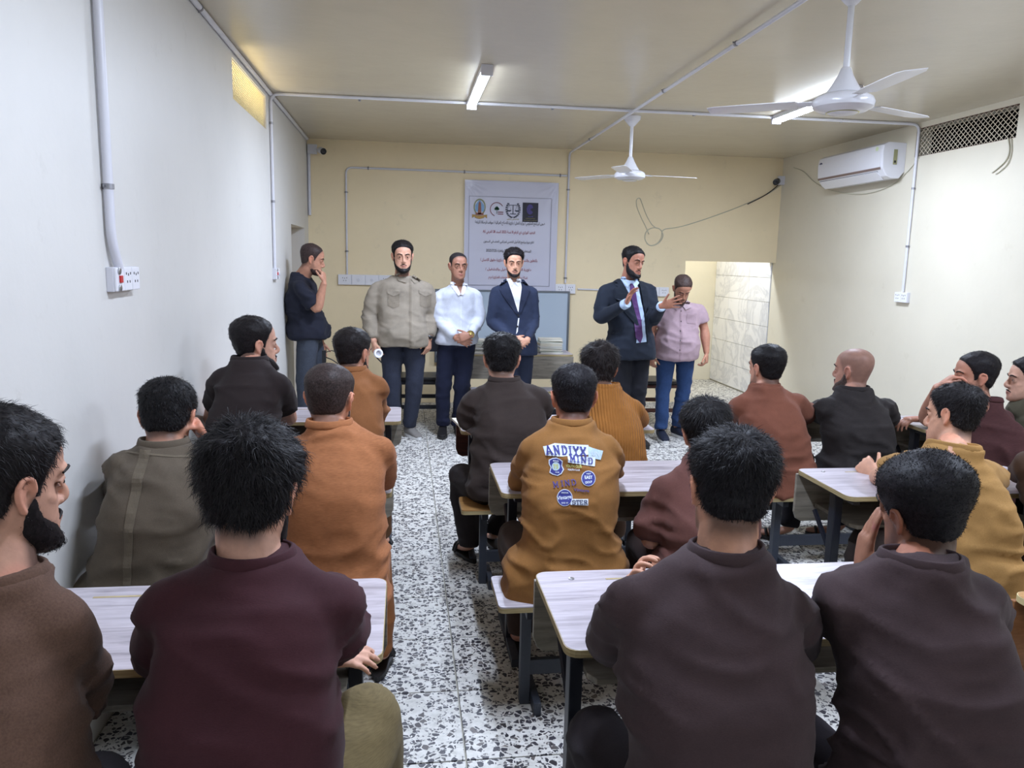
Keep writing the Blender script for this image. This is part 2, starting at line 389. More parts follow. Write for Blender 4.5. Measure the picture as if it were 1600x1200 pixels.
# ------------------------------------------------------------------ conduits
def conduit(label, runs, clips, r=.0125, extra=None, near=False):
    t = thing('conduit', label, 'conduit', runs[0][0])
    o0 = Vector(runs[0][0])
    m = MB()
    for pts in runs: m.tube([Vector(p)-o0 for p in bend(pts, .07)], r, 10)
    m.build('pipe', M_pvc, t, smooth='auto')
    for (p, ax, nrm) in clips:
        p = Vector(p)-o0; ax = Vector(ax).normalized(); nrm = Vector(nrm)
        c = MB().tube([p-ax*.009, p+ax*.009], r+.0035, 10)
        sd = ax.cross(nrm).normalized()
        c.tube([p-sd*(r+.010)-nrm*.006, p+sd*(r+.010)-nrm*.006], .004, 6)
        c.build('clip', M_clip, t, smooth='auto')
    return t
RX, CZ = XR-.014, ZC-.014
LX = XL+.014
conduit('thick white conduit running down the near left wall', [[(LX+.006, 2.975, 2.9), (LX+.006, 2.975, 1.70), (LX+.012, 3.02, 1.60)]], [((LX+.006, 2.975, 1.885), (0, 0, 1), (1, 0, 0))], r=.0165)
conduit('white conduit crossing the ceiling and dropping down both side walls',
        [[(LX, 6.54, 1.55), (LX, 6.54, CZ), (RX, 6.46, CZ), (RX, 6.46, 1.46)]],
        [((LX, 6.54, 2.68), (0, 0, 1), (1, 0, 0)), ((LX, 6.54, 2.08), (0, 0, 1), (1, 0, 0)), ((-.36, 6.60, CZ), (1, 0, 0), (0, 0, -1)), ((1.2, 6.555, CZ), (1, 0, 0), (0, 0, -1)), ((2.4, 6.52, CZ), (1, 0, 0), (0, 0, -1)), ((3.7, 6.48, CZ), (1, 0, 0), (0, 0, -1)),
         ((RX, 6.46, 2.36), (0, 0, 1), (-1, 0, 0)), ((RX, 6.46, 1.86), (0, 0, 1), (-1, 0, 0))])
BY = YB-.014
conduit('long white conduit along the middle of the ceiling and down the front wall',
        [[(1.80, -.5, CZ-.026), (1.85, BY, CZ-.026), (1.85, BY, 1.41)]],
        [((1.815, 2.9, CZ-.026), (0, 1, 0), (0, 0, -1)), ((1.822, 4.35, CZ-.026), (0, 1, 0), (0, 0, -1)), ((1.83, 5.6, CZ-.026), (0, 1, 0), (0, 0, -1)), ((1.842, 7.9, CZ-.026), (0, 1, 0), (0, 0, -1)),
         ((1.85, BY, 2.47), (0, 0, 1), (0, -1, 0)), ((1.85, BY, 1.47), (0, 0, 1), (0, -1, 0))])
conduit('thin white conduit framing the front wall left of the banner',
        [[(-.64, BY, 1.46), (-.64, BY, 2.625), (1.83, BY, 2.625)]],
        [((-.64, BY, 2.36), (0, 0, 1), (0, -1, 0)), ((-.64, BY, 1.72), (0, 0, 1), (0, -1, 0)), ((-.40, BY, 2.625), (1, 0, 0), (0, -1, 0)), ((.66, BY, 2.625), (1, 0, 0), (0, -1, 0)), ((1.75, BY, 2.625), (1, 0, 0), (0, -1, 0))], r=.011)
conduit('white conduit along the top corner of the left wall', [[(LX+.002, 3.0, ZC-.018), (LX+.002, YB-.09, ZC-.018)]], [((LX+.002, 4.4, ZC-.018), (0, 1, 0), (1, 0, 0))], r=.015)
conduit('short white trunking below the left corner camera', [[(XL+.02, YB-.02, 2.78), (XL+.02, YB-.02, 2.10)]], [], r=.017)
conduit('short white conduit joining two sockets on the front wall', [[(2.0, BY, 1.345), (2.85, BY, 1.33)]], [], r=.010)

# ------------------------------------------------------------------ sockets and switches
def socket(label, loc, nrm, n, w=.085, h=.085, sw=None, name='wall_socket', d=.035):
    """surface box with n units, nrm = outward direction ('-y','+x','-x')"""
    rz = {'-y': 0, '+x': math.pi/2, '-x': -math.pi/2}[nrm]
    t = thing(name, label, 'socket', loc, rz)
    W = n*w
    MB().box((-W/2, -d*.75, -h/2), (W/2, 0, h/2), bev=.003).build('back_box', M_pvc, t)
    for i in range(n):
        x = -W/2+w*(i+.5)
        fp = MB().box((x-w/2+.002, -d, -h/2+.002), (x+w/2-.002, -d*.75, h/2-.002), bev=.003).build('face_plate', M_pvcb, t)
        kind = (sw or ['s']*n)[i]
        if kind == 's':
            m = MB()
            for (a, b) in ((0, .016), (-.013, -.010), (.013, -.010), (-.022, .02), (.022, .02)):
                m.box((x+a-.0032, -d-.001, b-.0045), (x+a+.0032, -d+.002, b+.0045))
            m.build('socket_hole', M_blk, fp)
        elif kind == 'r':
            MB().box((x-.014, -d-.006, -.012), (x+.014, -d, .014), bev=.002).build('red_switch', M_red, fp)
            for zz in (-.03, .03): MB().lathe([(.012, 0), (.013, .004), (.009, .006), (.001, .006)], (x-.012, -d, zz), (0, -1, 0), 16).build('screw_cover', M_steel, fp, smooth='auto')
        else:
            MB().lathe([(.017, 0), (.016, .006), (.001, .007)], (x, -d, 0), (0, -1, 0), 16).build('knob', M_pvc, fp, smooth='auto')
    return t
socket('double socket with red switch under the thick conduit on the left wall', (XL, 3.085, 1.56), '+x', 3, .084, .088, ['r', 's', 's'])
socket('small switch with red rocker at the far end of the left wall', (XL, 6.58, 1.51), '+x', 2, .075, .09, ['r', 'k'])
socket('row of four sockets on the front wall beside the man in beige', (-.44, YB, 1.405), '-y', 4, .15, .115, ['s', 'k', 'k', 's'])
socket('double socket under the conduit right of the banner', (1.85, YB, 1.345), '-y', 2, .12, .11)
socket('double socket on the front wall behind the man in pink', (2.98, YB, 1.33), '-y', 2, .12, .11)
socket('double socket at the foot of the conduit on the right wall', (XR, 6.46, 1.41), '-x', 2, .088, .09)

# ------------------------------------------------------------------ security cameras
def seccam(label, loc, d, side):
    t = thing('security_camera', label, 'camera', loc)
    d = Vector(d).normalized()
    MB().box((-.05, -.02, -.05), (.05, .03, .05), bev=.004).build('junction_box', M_pvc, t)
    p0 = Vector((side*.05, -.02, 0)); p1 = p0+Vector((side*.05, -.05, -.02))
    MB().tube([p0, p1], .012, 8).build('bracket', M_pvcb, t)
    cb = MB().lathe([(.012, -.05), (.034, -.045), (.036, .03), (.034, .05)], p1+d*.02, d, 20).build('camera_body', M_pvcb if side > 0 else M_blk, t, smooth='auto')
    MB().lathe([(.033, .0), (.034, .012), (.026, .014), (.02, .010), (.001, .010)], p1+d*.062, d, 20).build('lens', M_blk, cb, smooth='auto')
seccam('bullet security camera in the top left corner', (XL+.06, YB-.04, 2.80), (.5, -1, -.25), 1)
seccam('black security camera in the top right corner', (XR-.02, YB-.05, 2.66), (-.75, -1, -.3), -1)

# ------------------------------------------------------------------ air conditioner
def ac():
    t = thing('air_conditioner', 'white split air conditioner on the right wall', 'air conditioner', (XR, 7.2, 2.46))
    y0, y1 = -.57, .53
    pr = [(0, .06), (0, .31), (-.17, .315), (-.215, .29), (-.225, .23), (-.215, .085), (-.17, .02), (-.12, 0), (-.05, 0)]
    MB().prism(pr, 'y', y0, y1).build('case', M_fan, t, bevel=.006)
    MB().prism([(-.218, .285), (-.229, .23), (-.221, .098), (-.214, .098), (-.222, .23), (-.212, .282)], 'y', y0+.03, y1).build('front_panel', M_fan, t)
    MB().prism([(-.2215, .098), (-.2185, .078), (-.212, .078), (-.214, .098)], 'y', y0+.03, y1).build('chrome_strip', nmat('bronze_strip', srgb(140, 122, 118), .35, .4), t)
    MB().prism([(-.206, .066), (-.138, .006), (-.132, .012), (-.200, .072)], 'y', y0+.09, y1-.02).build('air_outlet', M_blk, t)
    for k in range(7):
        y = y0+.14+k*.14
        MB().prism([(-.205, .058), (-.150, .008), (-.146, .002), (-.203, .050)], 'y', y, y+.10).build('louver', M_fan, t)
    MB().prism([(-.212, .060), (-.145, -.006), (-.140, -.004), (-.207, .064)], 'y', y0+.09, y1-.02).build('flap', M_fan, t)
    MB().box((-.12, y0-.001, .12), (-.085, y0-.004, .25)).build('display_strip', nmat('olive_strip', srgb(150, 150, 112), .4), t)
    MB().box((-.112, y0-.003, .135), (-.096, y0-.006, .155)).build('indicator', M_blk, t)
    mb = MB(); n = 20
    mb.add([(-.2285, y1-.055+.028*math.cos(2*math.pi*k/n), .235+.015*math.sin(2*math.pi*k/n)) for k in range(n)], [tuple(range(n))[::-1]])
    mb.build('oval_badge', nmat('badge_blue', srgb(36, 40, 84), .3), t)
    mb = MB(); mb.add([(-.2265, y0+.09+.022*math.cos(2*math.pi*k/n), .26+.02*math.sin(2*math.pi*k/n)) for k in range(n)], [tuple(range(n))[::-1]])
    mb.build('round_sticker', nmat('sticker_green', srgb(200, 214, 170), .4), t)
ac()

# ------------------------------------------------------------------ loose cables
def cable(label, pts, r=.004, mat=None, name='cable'):
    pts = [Vector(p) for p in pts]; n = len(pts); out = []
    P = [pts[0]*2-pts[1]]+pts+[pts[-1]*2-pts[-2]]
    for i in range(1, n):
        a, b, c, d = P[i-1], P[i], P[i+1], P[i+2]
        for k in range(6):
            t = k/6; out.append(.5*((2*b)+(-a+c)*t+(2*a-5*b+4*c-d)*t*t+(-a+3*b-3*c+d)*t**3))
    out.append(pts[-1]); o0 = out[0].copy()
    o = MB().tube([p-o0 for p in out], r, 6).build(name, mat or M_wire, smooth=True); o.location = o0
    return tag(o, label, 'cable')
Yc = YB-.006
g = lambda x, y, Y=Yc: at(x, y, Y)
loop = [g(1226, 284), g(1205, 300), g(1180, 312), g(1150, 325), g(1115, 338), g(1085, 348), g(1060, 355), g(1037, 359), g(1033, 372), g(1026, 381), g(1015, 383), g(1008, 374), g(1010, 362), g(1020, 356), g(1031, 358), g(1036, 368), g(1030, 379), g(1018, 384), g(1010, 380)]
cable('grey cable sagging from the right corner camera into a coil', loop, .005)
cable('looped grey cable hung from a nail above the coil', [g(1014, 366), g(1008, 352), g(1001, 338), g(995, 322), g(995, 312), g(1000, 310), g(1004, 320), g(1010, 336), g(1018, 350), g(1026, 357)], .004)
cable('dark tape wrapped stretch of cable under the corner camera', [g(1224, 281, YB-.03), g(1208, 296, YB-.018), g(1192, 307, YB-.016), g(1168, 319, YB-.014)], .006, M_wireb)
gx = lambda x, y: (lambda d: CAM+d*((XR-.008)/d.x))(FWD + RIGHT*((x-800)/F_PX) - UP*((y-600)/F_PX))
cable('grey cable drooping under the air conditioner to the vent', [gx(1240, 262), gx(1255, 268), gx(1272, 284), gx(1295, 296), gx(1330, 303), gx(1362, 301), gx(1395, 288), gx(1418, 268), gx(1436, 246)], .004)
cable('pair of cut white wires hanging below the right vent', [gx(1575, 216), gx(1577, 235), gx(1572, 250), gx(1560, 262), gx(1550, 270)], .005)
cable('second cut white wire hanging below the right vent', [gx(1580, 216), gx(1580, 238), gx(1574, 256), gx(1562, 268), gx(1556, 272)], .004)
# ------------------------------------------------------------------ school desks and benches
DZ = .75
def desk(x0, x1, y0, y1, label, top=None, panel=None, edge=None, fwd=1, group=None):
    """x0..x1, y0 (sitter's edge) .. y1 (far edge); fwd=-1 turns the unit round"""
    cx, cy = (x0+x1)/2, (y0+y1)/2; hw, hd = (x1-x0)/2, (y1-y0)/2
    t = thing('school_desk', label, 'desk', (cx, cy, 0), 0 if fwd > 0 else math.pi, group)
    top = top or M_wood; panel = panel or M_panel; edge = edge or M_edge
    c = .035; n = 5
    def rr(a, b, c):
        pts = []
        for (sx, sy, a0) in ((1, 1, 0), (-1, 1, 90), (-1, -1, 180), (1, -1, 270)):
            for k in range(n):
                an = math.radians(a0+90*k/(n-1)); pts.append((sx*(a-c)+c*math.cos(an), sy*(b-c)+c*math.sin(an)))
        return pts
    MB().prism(rr(hw-.0015, hd-.0015, c), 'z', DZ-.018, DZ).build('desk_top', top, t, bevel=.0015)
    ed = rr(hw, hd, c); inn = rr(hw-.003, hd-.003, c); m = MB(); k = len(ed)
    v = [(p[0], p[1], z) for z in (DZ-.020, DZ-.0012) for p in ed]+[(p[0], p[1], z) for z in (DZ-.020, DZ-.0012) for p in inn]
    f = []
    for i in range(k):
        j = (i+1) % k
        f += [(i, j, k+j, k+i), (2*k+j, 2*k+i, 3*k+i, 3*k+j), (k+i, k+j, 3*k+j, 3*k+i), (j, i, 2*k+i, 2*k+j)]
    m.add(v, f).build('edge_band', edge, t)
    # pen groove and bolt heads
    MB().box((-hw+.20, hd-.075, DZ-.0004), (-hw+.46, hd-.066, DZ+.0009)).build('pen_groove', M_edge, t)
    for sx in (-1, 1):
        MB().lathe([(.009, 0), (.009, .002), (.005, .0035), (.001, .0035)], (sx*(hw-.10), hd-.06, DZ), (0, 0, 1), 12).build('bolt', M_steel, t, smooth='auto')
    # front panel with rounded lower corners
    pr = [(-hw, DZ-.022), (-hw, DZ-.20), (-hw+.012, DZ-.232), (-hw+.035, DZ-.245), (hw-.035, DZ-.245), (hw-.012, DZ-.232), (hw, DZ-.20), (hw, DZ-.022)]
    MB().prism(pr, 'y', hd-.018, hd).build('front_panel', panel, t, bevel=.002)
    pp = [(-hw+.095, hd-.02), (-hw+.095, hd-.30), (-hw+.115, hd-.335), (hw-.115, hd-.335), (hw-.095, hd-.30), (hw-.095, hd-.02)]
    MB().prism(pp, 'z', .575, .592).build('book_shelf', panel, t, bevel=.002)
    for sx in (-1, 1):
        x = sx*(hw-.075)
        MB().box((x-.018, -.03, .0), (x+.018, .018, DZ-.02), bev=.003).build('leg', M_leg, t)
        MB().box((x-.015, -hd+.06, DZ-.055), (x+.015, hd-.03, DZ-.021), bev=.002).build('bracket', M_leg, t)
        MB().box((x-.018, -hd+.02, .0), (x+.018, hd+.02, .035), bev=.003).build('foot_bar', M_legw, t)
        b = MB(); b.tube([(x+.0, .0, .42), (x+.0, hd-.06, .57)], .012, 6); b.build('brace', M_leg, t)
    MB().box((-hw+.09, -.012, .10), (hw-.09, .012, .16), bev=.003).build('cross_beam', M_leg, t)
    return t
def bench(x0, x1, y0, y1, label, top=None, z=.45, edge=None, group=None, worn=True):
    cx, cy = (x0+x1)/2, (y0+y1)/2; hw, hd = (x1-x0)/2, (y1-y0)/2
    t = thing('school_bench', label, 'bench', (cx, cy, 0), 0, group)
    pts = []
    for (sx, sy, a0) in ((1, 1, 0), (-1, 1, 90), (-1, -1, 180), (1, -1, 270)):
        for k in range(4):
            an = math.radians(a0+30*k); pts.append((sx*(hw-.02)+.02*math.cos(an), sy*(hd-.02)+.02*math.sin(an)))
    MB().prism(pts, 'z', z-.006, z).build('seat_board', top or M_wood, t, bevel=.001)
    MB().prism(pts, 'z', z-.024, z-.006).build('seat_edge', edge or M_edge, t)
    for sx in (-1, 1):
        x = sx*(hw-.12)
        MB().box((x-.019, -.02, 0), (x+.019, .022, z-.024), bev=.003).build('leg', M_legw if worn else M_leg, t)
        MB().box((x+.022, -.10, 0), (x+.050, .12, .05), bev=.003).build('foot_bar', M_legw, t)
        MB().box((x-.016, -hd+.02, z-.060), (x+.016, hd-.02, z-.024)).build('bracket', M_leg, t)
    MB().box((-hw+.12, -.012, .115), (hw-.12, .012, .175), bev=.003).build('cross_beam', M_leg if not worn else M_legw, t)
    return t
desk(-1.02, -.05, 1.69, 2.15, 'pale laminate desk in the nearest left row, hand resting on its corner')
desk(.38, 1.44, 1.68, 2.155, 'pale laminate desk shared by the two nearest men in dark purple brown')
desk(1.73, 2.79, 1.58, 1.90, 'honey topped desk with orange brown front panel at lower right', M_oak, M_orangewood, M_ledge)
desk(-1.02, -.05, 2.96, 3.40, 'pale laminate desk in the second left row before the man in orange')
desk(.38, 1.43, 2.93, 3.41, 'pale laminate desk in front of the man with the printed shirt')
desk(1.77, 2.82, 2.80, 3.235, 'pale laminate desk under the fist of the man in mustard')
desk(-1.02, -.02, 4.33, 4.77, 'pale laminate desk in the front left row before the beige shirted man')
desk(.30, 1.38, 4.06, 4.50, 'desk with dark walnut front panel in the front middle row', M_wood, M_walnut)
desk(1.99, 2.93, 4.35, 4.80, 'desk in front of the bald man and the man in rust brown')
desk(2.97, 4.02, 4.00, 4.42, 'desk under the elbow of the man in maroon at the right wall')
desk(3.02, 4.05, 2.80, 3.235, 'desk beside the right wall in the second row')
bench(-1.02, -.05, 1.20, 1.47, 'bench under the nearest left men')
bench(.32, 1.50, 1.16, 1.43, 'bench under the two nearest men in dark purple brown')
bench(-1.02, -.07, 2.50, 2.77, 'bench under the man in orange and the man in olive grey')
bench(.33, 1.49, 2.56, 2.84, 'pale bench under the man with the printed shirt')
bench(1.75, 2.85, 2.48, 2.75, 'bench under the man in mustard')
bench(-1.02, -.10, 3.75, 4.0, 'bench in the front left row')
bench(.28, 1.40, 3.70, 3.93, 'honey coloured bench under the man with crossed sandals in the front middle row', M_oak, .43)
bench(1.93, 2.90, 3.80, 4.03, 'brown bench under the bald man and the man in rust brown', M_oak, .43)
bench(2.95, 4.0, 3.62, 3.86, 'bench beside the right wall under the man in maroon')
# front table (a desk unit turned to the class) with its bench
desk(.56, 1.66, 7.50, 7.92, 'teacher desk carrying book stacks below the whiteboard', fwd=-1)
bench(.62, 1.60, 7.12, 7.34, 'narrow bench with black legs before the teacher desk', worn=False)

# ------------------------------------------------------------------ whiteboard
wb = thing('whiteboard', 'blue white whiteboard leaning below the banner', 'whiteboard', (1.12, YB-.05, .50))
M_wbs = nmat('board_surface', srgb(186, 200, 214), .15)
MB().box((-.76, 0, 0), (.76, .02, .80)).build('writing_surface', M_wbs, wb)
fr = MB(); fr.box((-.78, -.012, .80), (.78, .022, .82)).box((-.78, -.012, -.02), (.78, .022, 0)).box((-.78, -.012, 0), (-.76, .022, .80)).box((.76, -.012, 0), (.78, .022, .80))
fr.build('frame', nmat('alu', srgb(128, 134, 140), .35, .7), wb)

# ------------------------------------------------------------------ banner with print
def gridsheet(x0, x1, z0, z1, nx, nz, fn):
    v = [(x0+(x1-x0)*i/nx, fn(i/nx, j/nz), z0+(z1-z0)*j/nz) for j in range(nz+1) for i in range(nx+1)]
    f = [(j*(nx+1)+i, j*(nx+1)+i+1, (j+1)*(nx+1)+i+1, (j+1)*(nx+1)+i) for j in range(nz) for i in range(nx)]
    return v, f
BX0, BX1, BZ0, BZ1 = .665, 1.735, 1.30, 2.54
M_ban = nmat('banner_vinyl', srgb(206, 206, 222), .28)
def banfn(u, v):
    y = -.004
    # folds pulled from the upper corners
    for cx, s in ((0, 1), (1, -1)):
        dx, dz = (u-cx)*s*1.07, (1-v)*1.24
        r = math.hypot(dx, dz); a = math.atan2(dz, dx+1e-6)
        y -= .020*max(0, 1-r/.40)*(.5+.5*math.sin(a*14))*min(1, r*9)
    y -= .004*math.sin(u*9+v*3)*(1-v)*.6
    return y
ban = thing('banner', 'white printed vinyl banner with four emblems on the front wall', 'banner', (0, YB-.02, 0))
v, f = gridsheet(BX0, BX1, BZ0, BZ1, 60, 70, banfn)
bs = MB().add(v, f).build('sheet', M_ban, ban, smooth=True)
def flat(name, mb, mat, parent, **k): return mb.build(name, mat, parent, **k)
BF = -.0135
def rect(mb, x0, x1, z0, z1, y=BF): return mb.box((x0, y, z0), (x1, y+.0012, z1))
M_ink = nmat('ink_black', srgb(34, 32, 44), .5); M_inkr = nmat('ink_red', srgb(150, 36, 52), .5)
m = MB(); bx0, bx1, bz0, bz1 = .715, 1.655, 1.37, 2.36
for (a, b, c, d) in ((bx0, bx1, bz1, bz1+.004), (bx0, bx1, bz0, bz0+.004), (bx0, bx0+.004, bz0, bz1), (bx1, bx1+.004, bz0, bz1)): rect(m, a, b, c, d)
m.build('border_line', nmat('ink_grey', srgb(120, 120, 136), .5), ban)
# Arabic shaping into presentation forms
AR = {'ا': (0xFE8D, 0xFE8E), 'أ': (0xFE83, 0xFE84), 'إ': (0xFE87, 0xFE88), 'آ': (0xFE81, 0xFE82), 'د': (0xFEA9, 0xFEAA), 'ذ': (0xFEAB, 0xFEAC), 'ر': (0xFEAD, 0xFEAE), 'ز': (0xFEAF, 0xFEB0), 'و': (0xFEED, 0xFEEE), 'ة': (0xFE93, 0xFE94), 'ى': (0xFEEF, 0xFEF0), 'ؤ': (0xFE85, 0xFE86),
      'ب': 0xFE8F, 'ت': 0xFE95, 'ث': 0xFE99, 'ج': 0xFE9D, 'ح': 0xFEA1, 'خ': 0xFEA5, 'س': 0xFEB1, 'ش': 0xFEB5, 'ص': 0xFEB9, 'ض': 0xFEBD, 'ط': 0xFEC1, 'ظ': 0xFEC5, 'ع': 0xFEC9, 'غ': 0xFECD, 'ف': 0xFED1, 'ق': 0xFED5, 'ك': 0xFED9, 'ل': 0xFEDD, 'م': 0xFEE1, 'ن': 0xFEE5, 'ه': 0xFEE9, 'ي': 0xFEF1}
def arab(s):
    s = s.replace('لا', '\u0001').replace('لإ', '\u0001'); out = []
    def joins_next(c): return c in AR and isinstance(AR[c], int)
    def joinable(c): return c in AR or c == '\u0001'
    for i, c in enumerate(s):
        prev = i > 0 and joins_next(s[i-1]); nxt = i+1 < len(s) and joinable(s[i+1]) and joins_next(c)
        if c == '\u0001': out.append(chr(0xFEFC if prev else 0xFEFB))
        elif c in AR:
            a = AR[c]
            if isinstance(a, tuple): out.append(chr(a[1] if prev else a[0]))
            else: out.append(chr(a+(3 if prev and nxt else 2 if nxt else 1 if prev else 0)))
        else: out.append(c)
    # reverse, keeping digit runs readable
    import re
    r = ''.join(out)[::-1]
    return re.sub(r'[0-9A-Z/]+(?:[0-9A-Z/]*[0-9A-Z])?', lambda q: q.group(0)[::-1] if any(ch.isdigit() for ch in q.group(0)) else q.group(0), r)
def text_mesh(txt, size=1, width=None, bold=0.0, height=None):
    """text as a flat mesh, centred; returns (verts 2-D, faces)"""
    cu = bpy.data.curves.new('t', 'FONT'); cu.body = txt; cu.size = size; cu.align_x = 'CENTER'; cu.align_y = 'CENTER'; cu.offset = bold; cu.resolution_u = 3
    o = bpy.data.objects.new('t', cu); COL.objects.link(o)
    dg = bpy.context.evaluated_depsgraph_get(); me = bpy.data.meshes.new_from_object(o.evaluated_get(dg))
    v = np.array([x.co[:2] for x in me.vertices]); f = [tuple(p.vertices) for p in me.polygons]
    bpy.data.objects.remove(o); bpy.data.curves.remove(cu); bpy.data.meshes.remove(me)
    if len(v) == 0: return [], []
    mn, mx = v.min(0), v.max(0); v = v-(mn+mx)/2
    if width: v[:, 0] *= width/max(1e-6, mx[0]-mn[0])
    if height: v[:, 1] *= height/max(1e-6, mx[1]-mn[1])
    return [tuple(x) for x in v], f
def wall_text(name, txt, x, z, width, height, mat, parent, bold=.0, y=BF, rot=0):
    v, f = text_mesh(txt, 1, width, bold, height)
    if not v: return
    c, s = math.cos(rot), math.sin(rot)
    MB().add([(x+a*c-b*s, y-.0005, z+a*s+b*c) for a, b in v], f).build(name, mat, parent)
rows = [('ضمن البرنامج الحكومي / وزارة العدل / دائرة الاصلاح العراقية / موقف الرصافة الرابعة', 1.185, 2.072, .80, .052, M_ink),
        ('التنفيذ الوزاري ذي الرقم 8 لسنة 2025 السند 28 الفرعي A5', 1.175, 1.970, .60, .048, M_inkr),
        ('تقام دورة برنامج التأهيل النفسي لمرتكبي العنف في السجون', 1.175, 1.866, .58, .050, M_ink),
        ('المنعقدة بتاريخ 2025/7/13 ولغاية 2025/7/25', 1.175, 1.760, .52, .046, M_ink),
        ('بالتعاون والتنسيق مع وزارة العدل / دائرة حقوق الانسان /', 1.180, 1.655, .66, .050, M_inkr),
        ('دائرة التدريب والتأهيل والتشغيل /', 1.175, 1.558, .53, .046, M_inkr),
        ('شركة مصدر الخيرات للخدمات الغذائية م م', 1.175, 1.460, .45, .044, M_inkr)]
for s_, x_, z_, w_, h_, mt in rows: wall_text('text_line', arab(s_), x_, z_, w_, h_, mt, ban, .008)
# emblems
def disc(mb, x, z, r, y=BF, n=28, rz=1.0, r_in=0, a0=0, a1=360):
    k = [math.radians(a0+(a1-a0)*i/n) for i in range(n+1)]
    if r_in:
        v = [(x+r*math.cos(a), y, z+r*rz*math.sin(a)) for a in k]+[(x+r_in*math.cos(a), y, z+r_in*rz*math.sin(a)) for a in k]
        return mb.add(v, [(i, i+1, n+2+i, n+1+i) for i in range(n)])
    return mb.add([(x, y, z)]+[(x+r*math.cos(a), y, z+r*rz*math.sin(a)) for a in k], [(0, i+1, i+2) for i in range(n)])
def poly(mb, pts, y=BF): return mb.add([(a, y, b) for a, b in pts], [tuple(range(len(pts)))])
C = {k: nmat('ink_'+k, srgb(*v), .5) for k, v in dict(olive=(136, 140, 100), sky=(120, 160, 200), brick=(140, 84, 62), gold=(168, 132, 62), green=(28, 84, 58), maroon=(122, 40, 48), navy=(38, 46, 66), plum=(30, 28, 44), violet=(92, 78, 168), dgold=(140, 132, 78)).items()}
ex, ez = .835, 2.225
flat('tower_emblem', disc(MB(), ex, ez+.02, .068, rz=1.35, r_in=.056), C['olive'], ban)
flat('tower_emblem', poly(MB(), [(ex-.052, ez-.03), (ex-.048, ez+.04), (ex, ez+.105), (ex+.048, ez+.04), (ex+.052, ez-.03)], BF+.001), C['sky'], ban)
flat('tower_emblem', poly(poly(MB(), [(ex-.020, ez-.06), (ex-.014, ez+.06), (ex, ez+.085), (ex+.014, ez+.06), (ex+.020, ez-.06)], BF-.001), [(ex-.045, ez-.07), (ex-.045, ez-.045), (ex+.045, ez-.045), (ex+.045, ez-.07)], BF-.001), C['brick'], ban)
flat('tower_emblem', poly(poly(poly(MB(), [(ex-.07, ez-.062), (ex-.05, ez-.10), (ex, ez-.112), (ex+.05, ez-.10), (ex+.07, ez-.062), (ex+.03, ez-.075), (ex-.03, ez-.075)], BF-.0015), [(ex-.085, ez-.06), (ex-.045, ez-.075), (ex-.085, ez-.105)], BF-.001), [(ex+.085, ez-.06), (ex+.085, ez-.105), (ex+.045, ez-.075)], BF-.001), C['gold'], ban)
ex = 1.03
flat('tree_emblem', disc(MB(), ex, ez, .078, r_in=.071, a0=30, a1=250), C['maroon'], ban)
flat('tree_emblem', disc(disc(disc(MB(), ex, ez+.015, .018), ex-.013, ez+.005, .015), ex+.013, ez+.005, .015), C['green'], ban)
flat('tree_emblem', poly(MB(), [(ex-.003, ez-.05), (ex-.003, ez), (ex+.003, ez), (ex+.003, ez-.05)], BF-.001), C['green'], ban)
flat('tree_emblem', rect(rect(MB(), ex+.010, ex+.075, ez-.035, ez-.026), ex+.010, ex+.075, ez-.055, ez-.047), C['maroon'], ban)
ex = 1.215
mm = MB()
for s in (-1, 1):
    for k in range(9):
        a = math.radians(-78+k*15); cx_, cz_ = ex+s*.075*math.cos(a), ez+.005+.09*math.sin(a)
        for q in (-1, 1):
            b = a+math.pi/2+q*.5
            disc(mm, cx_+q*.006*s, cz_, .0055, n=8, rz=1.9)
flat('scales_emblem', mm, C['navy'], ban)
mm = MB(); rect(mm, ex-.004, ex+.004, ez-.045, ez+.055); rect(mm, ex-.05, ex+.05, ez+.048, ez+.054); rect(mm, ex-.035, ex+.035, ez-.05, ez-.042)
for s in (-1, 1):
    disc(mm, ex+s*.045, ez-.005, .026, n=12, rz=.6, a0=180, a1=360)
    poly(mm, [(ex+s*.045, ez+.05), (ex+s*.045-.022, ez-.005), (ex+s*.045-.019, ez-.005), (ex+s*.045, ez+.042)]); poly(mm, [(ex+s*.045, ez+.05), (ex+s*.045+.019, ez-.005), (ex+s*.045+.022, ez-.005)])
flat('scales_emblem', mm, C['navy'], ban)
wall_text('scales_emblem', arab('نقابة المحامين العراقيين'), ex, ez-.105, .14, .022, C['dgold'], ban, .02)
ex = 1.415
flat('square_emblem', rect(MB(), ex-.09, ex+.09, ez-.13, ez+.085, BF+.002), C['plum'], ban)
mm = MB()
for rr_ in (.036, .027, .018, .009): disc(mm, ex-.005, ez+.01, rr_, BF-.0005, 24, 1.5, rr_-.004, 20, 330)
flat('square_emblem', mm, C['violet'], ban)
wall_text('square_emblem', arab('المرصد'), ex, ez-.070, .06, .014, C['violet'], ban, .02, BF-.001)
wall_text('square_emblem', arab('مركز النهرين للدراسات'), ex, ez-.090, .11, .014, C['dgold'], ban, .02, BF-.001)
wall_text('square_emblem', arab('المركز الوطني لحقوق الانسان'), ex, ez-.113, .15, .016, C['dgold'], ban, .02, BF-.001)

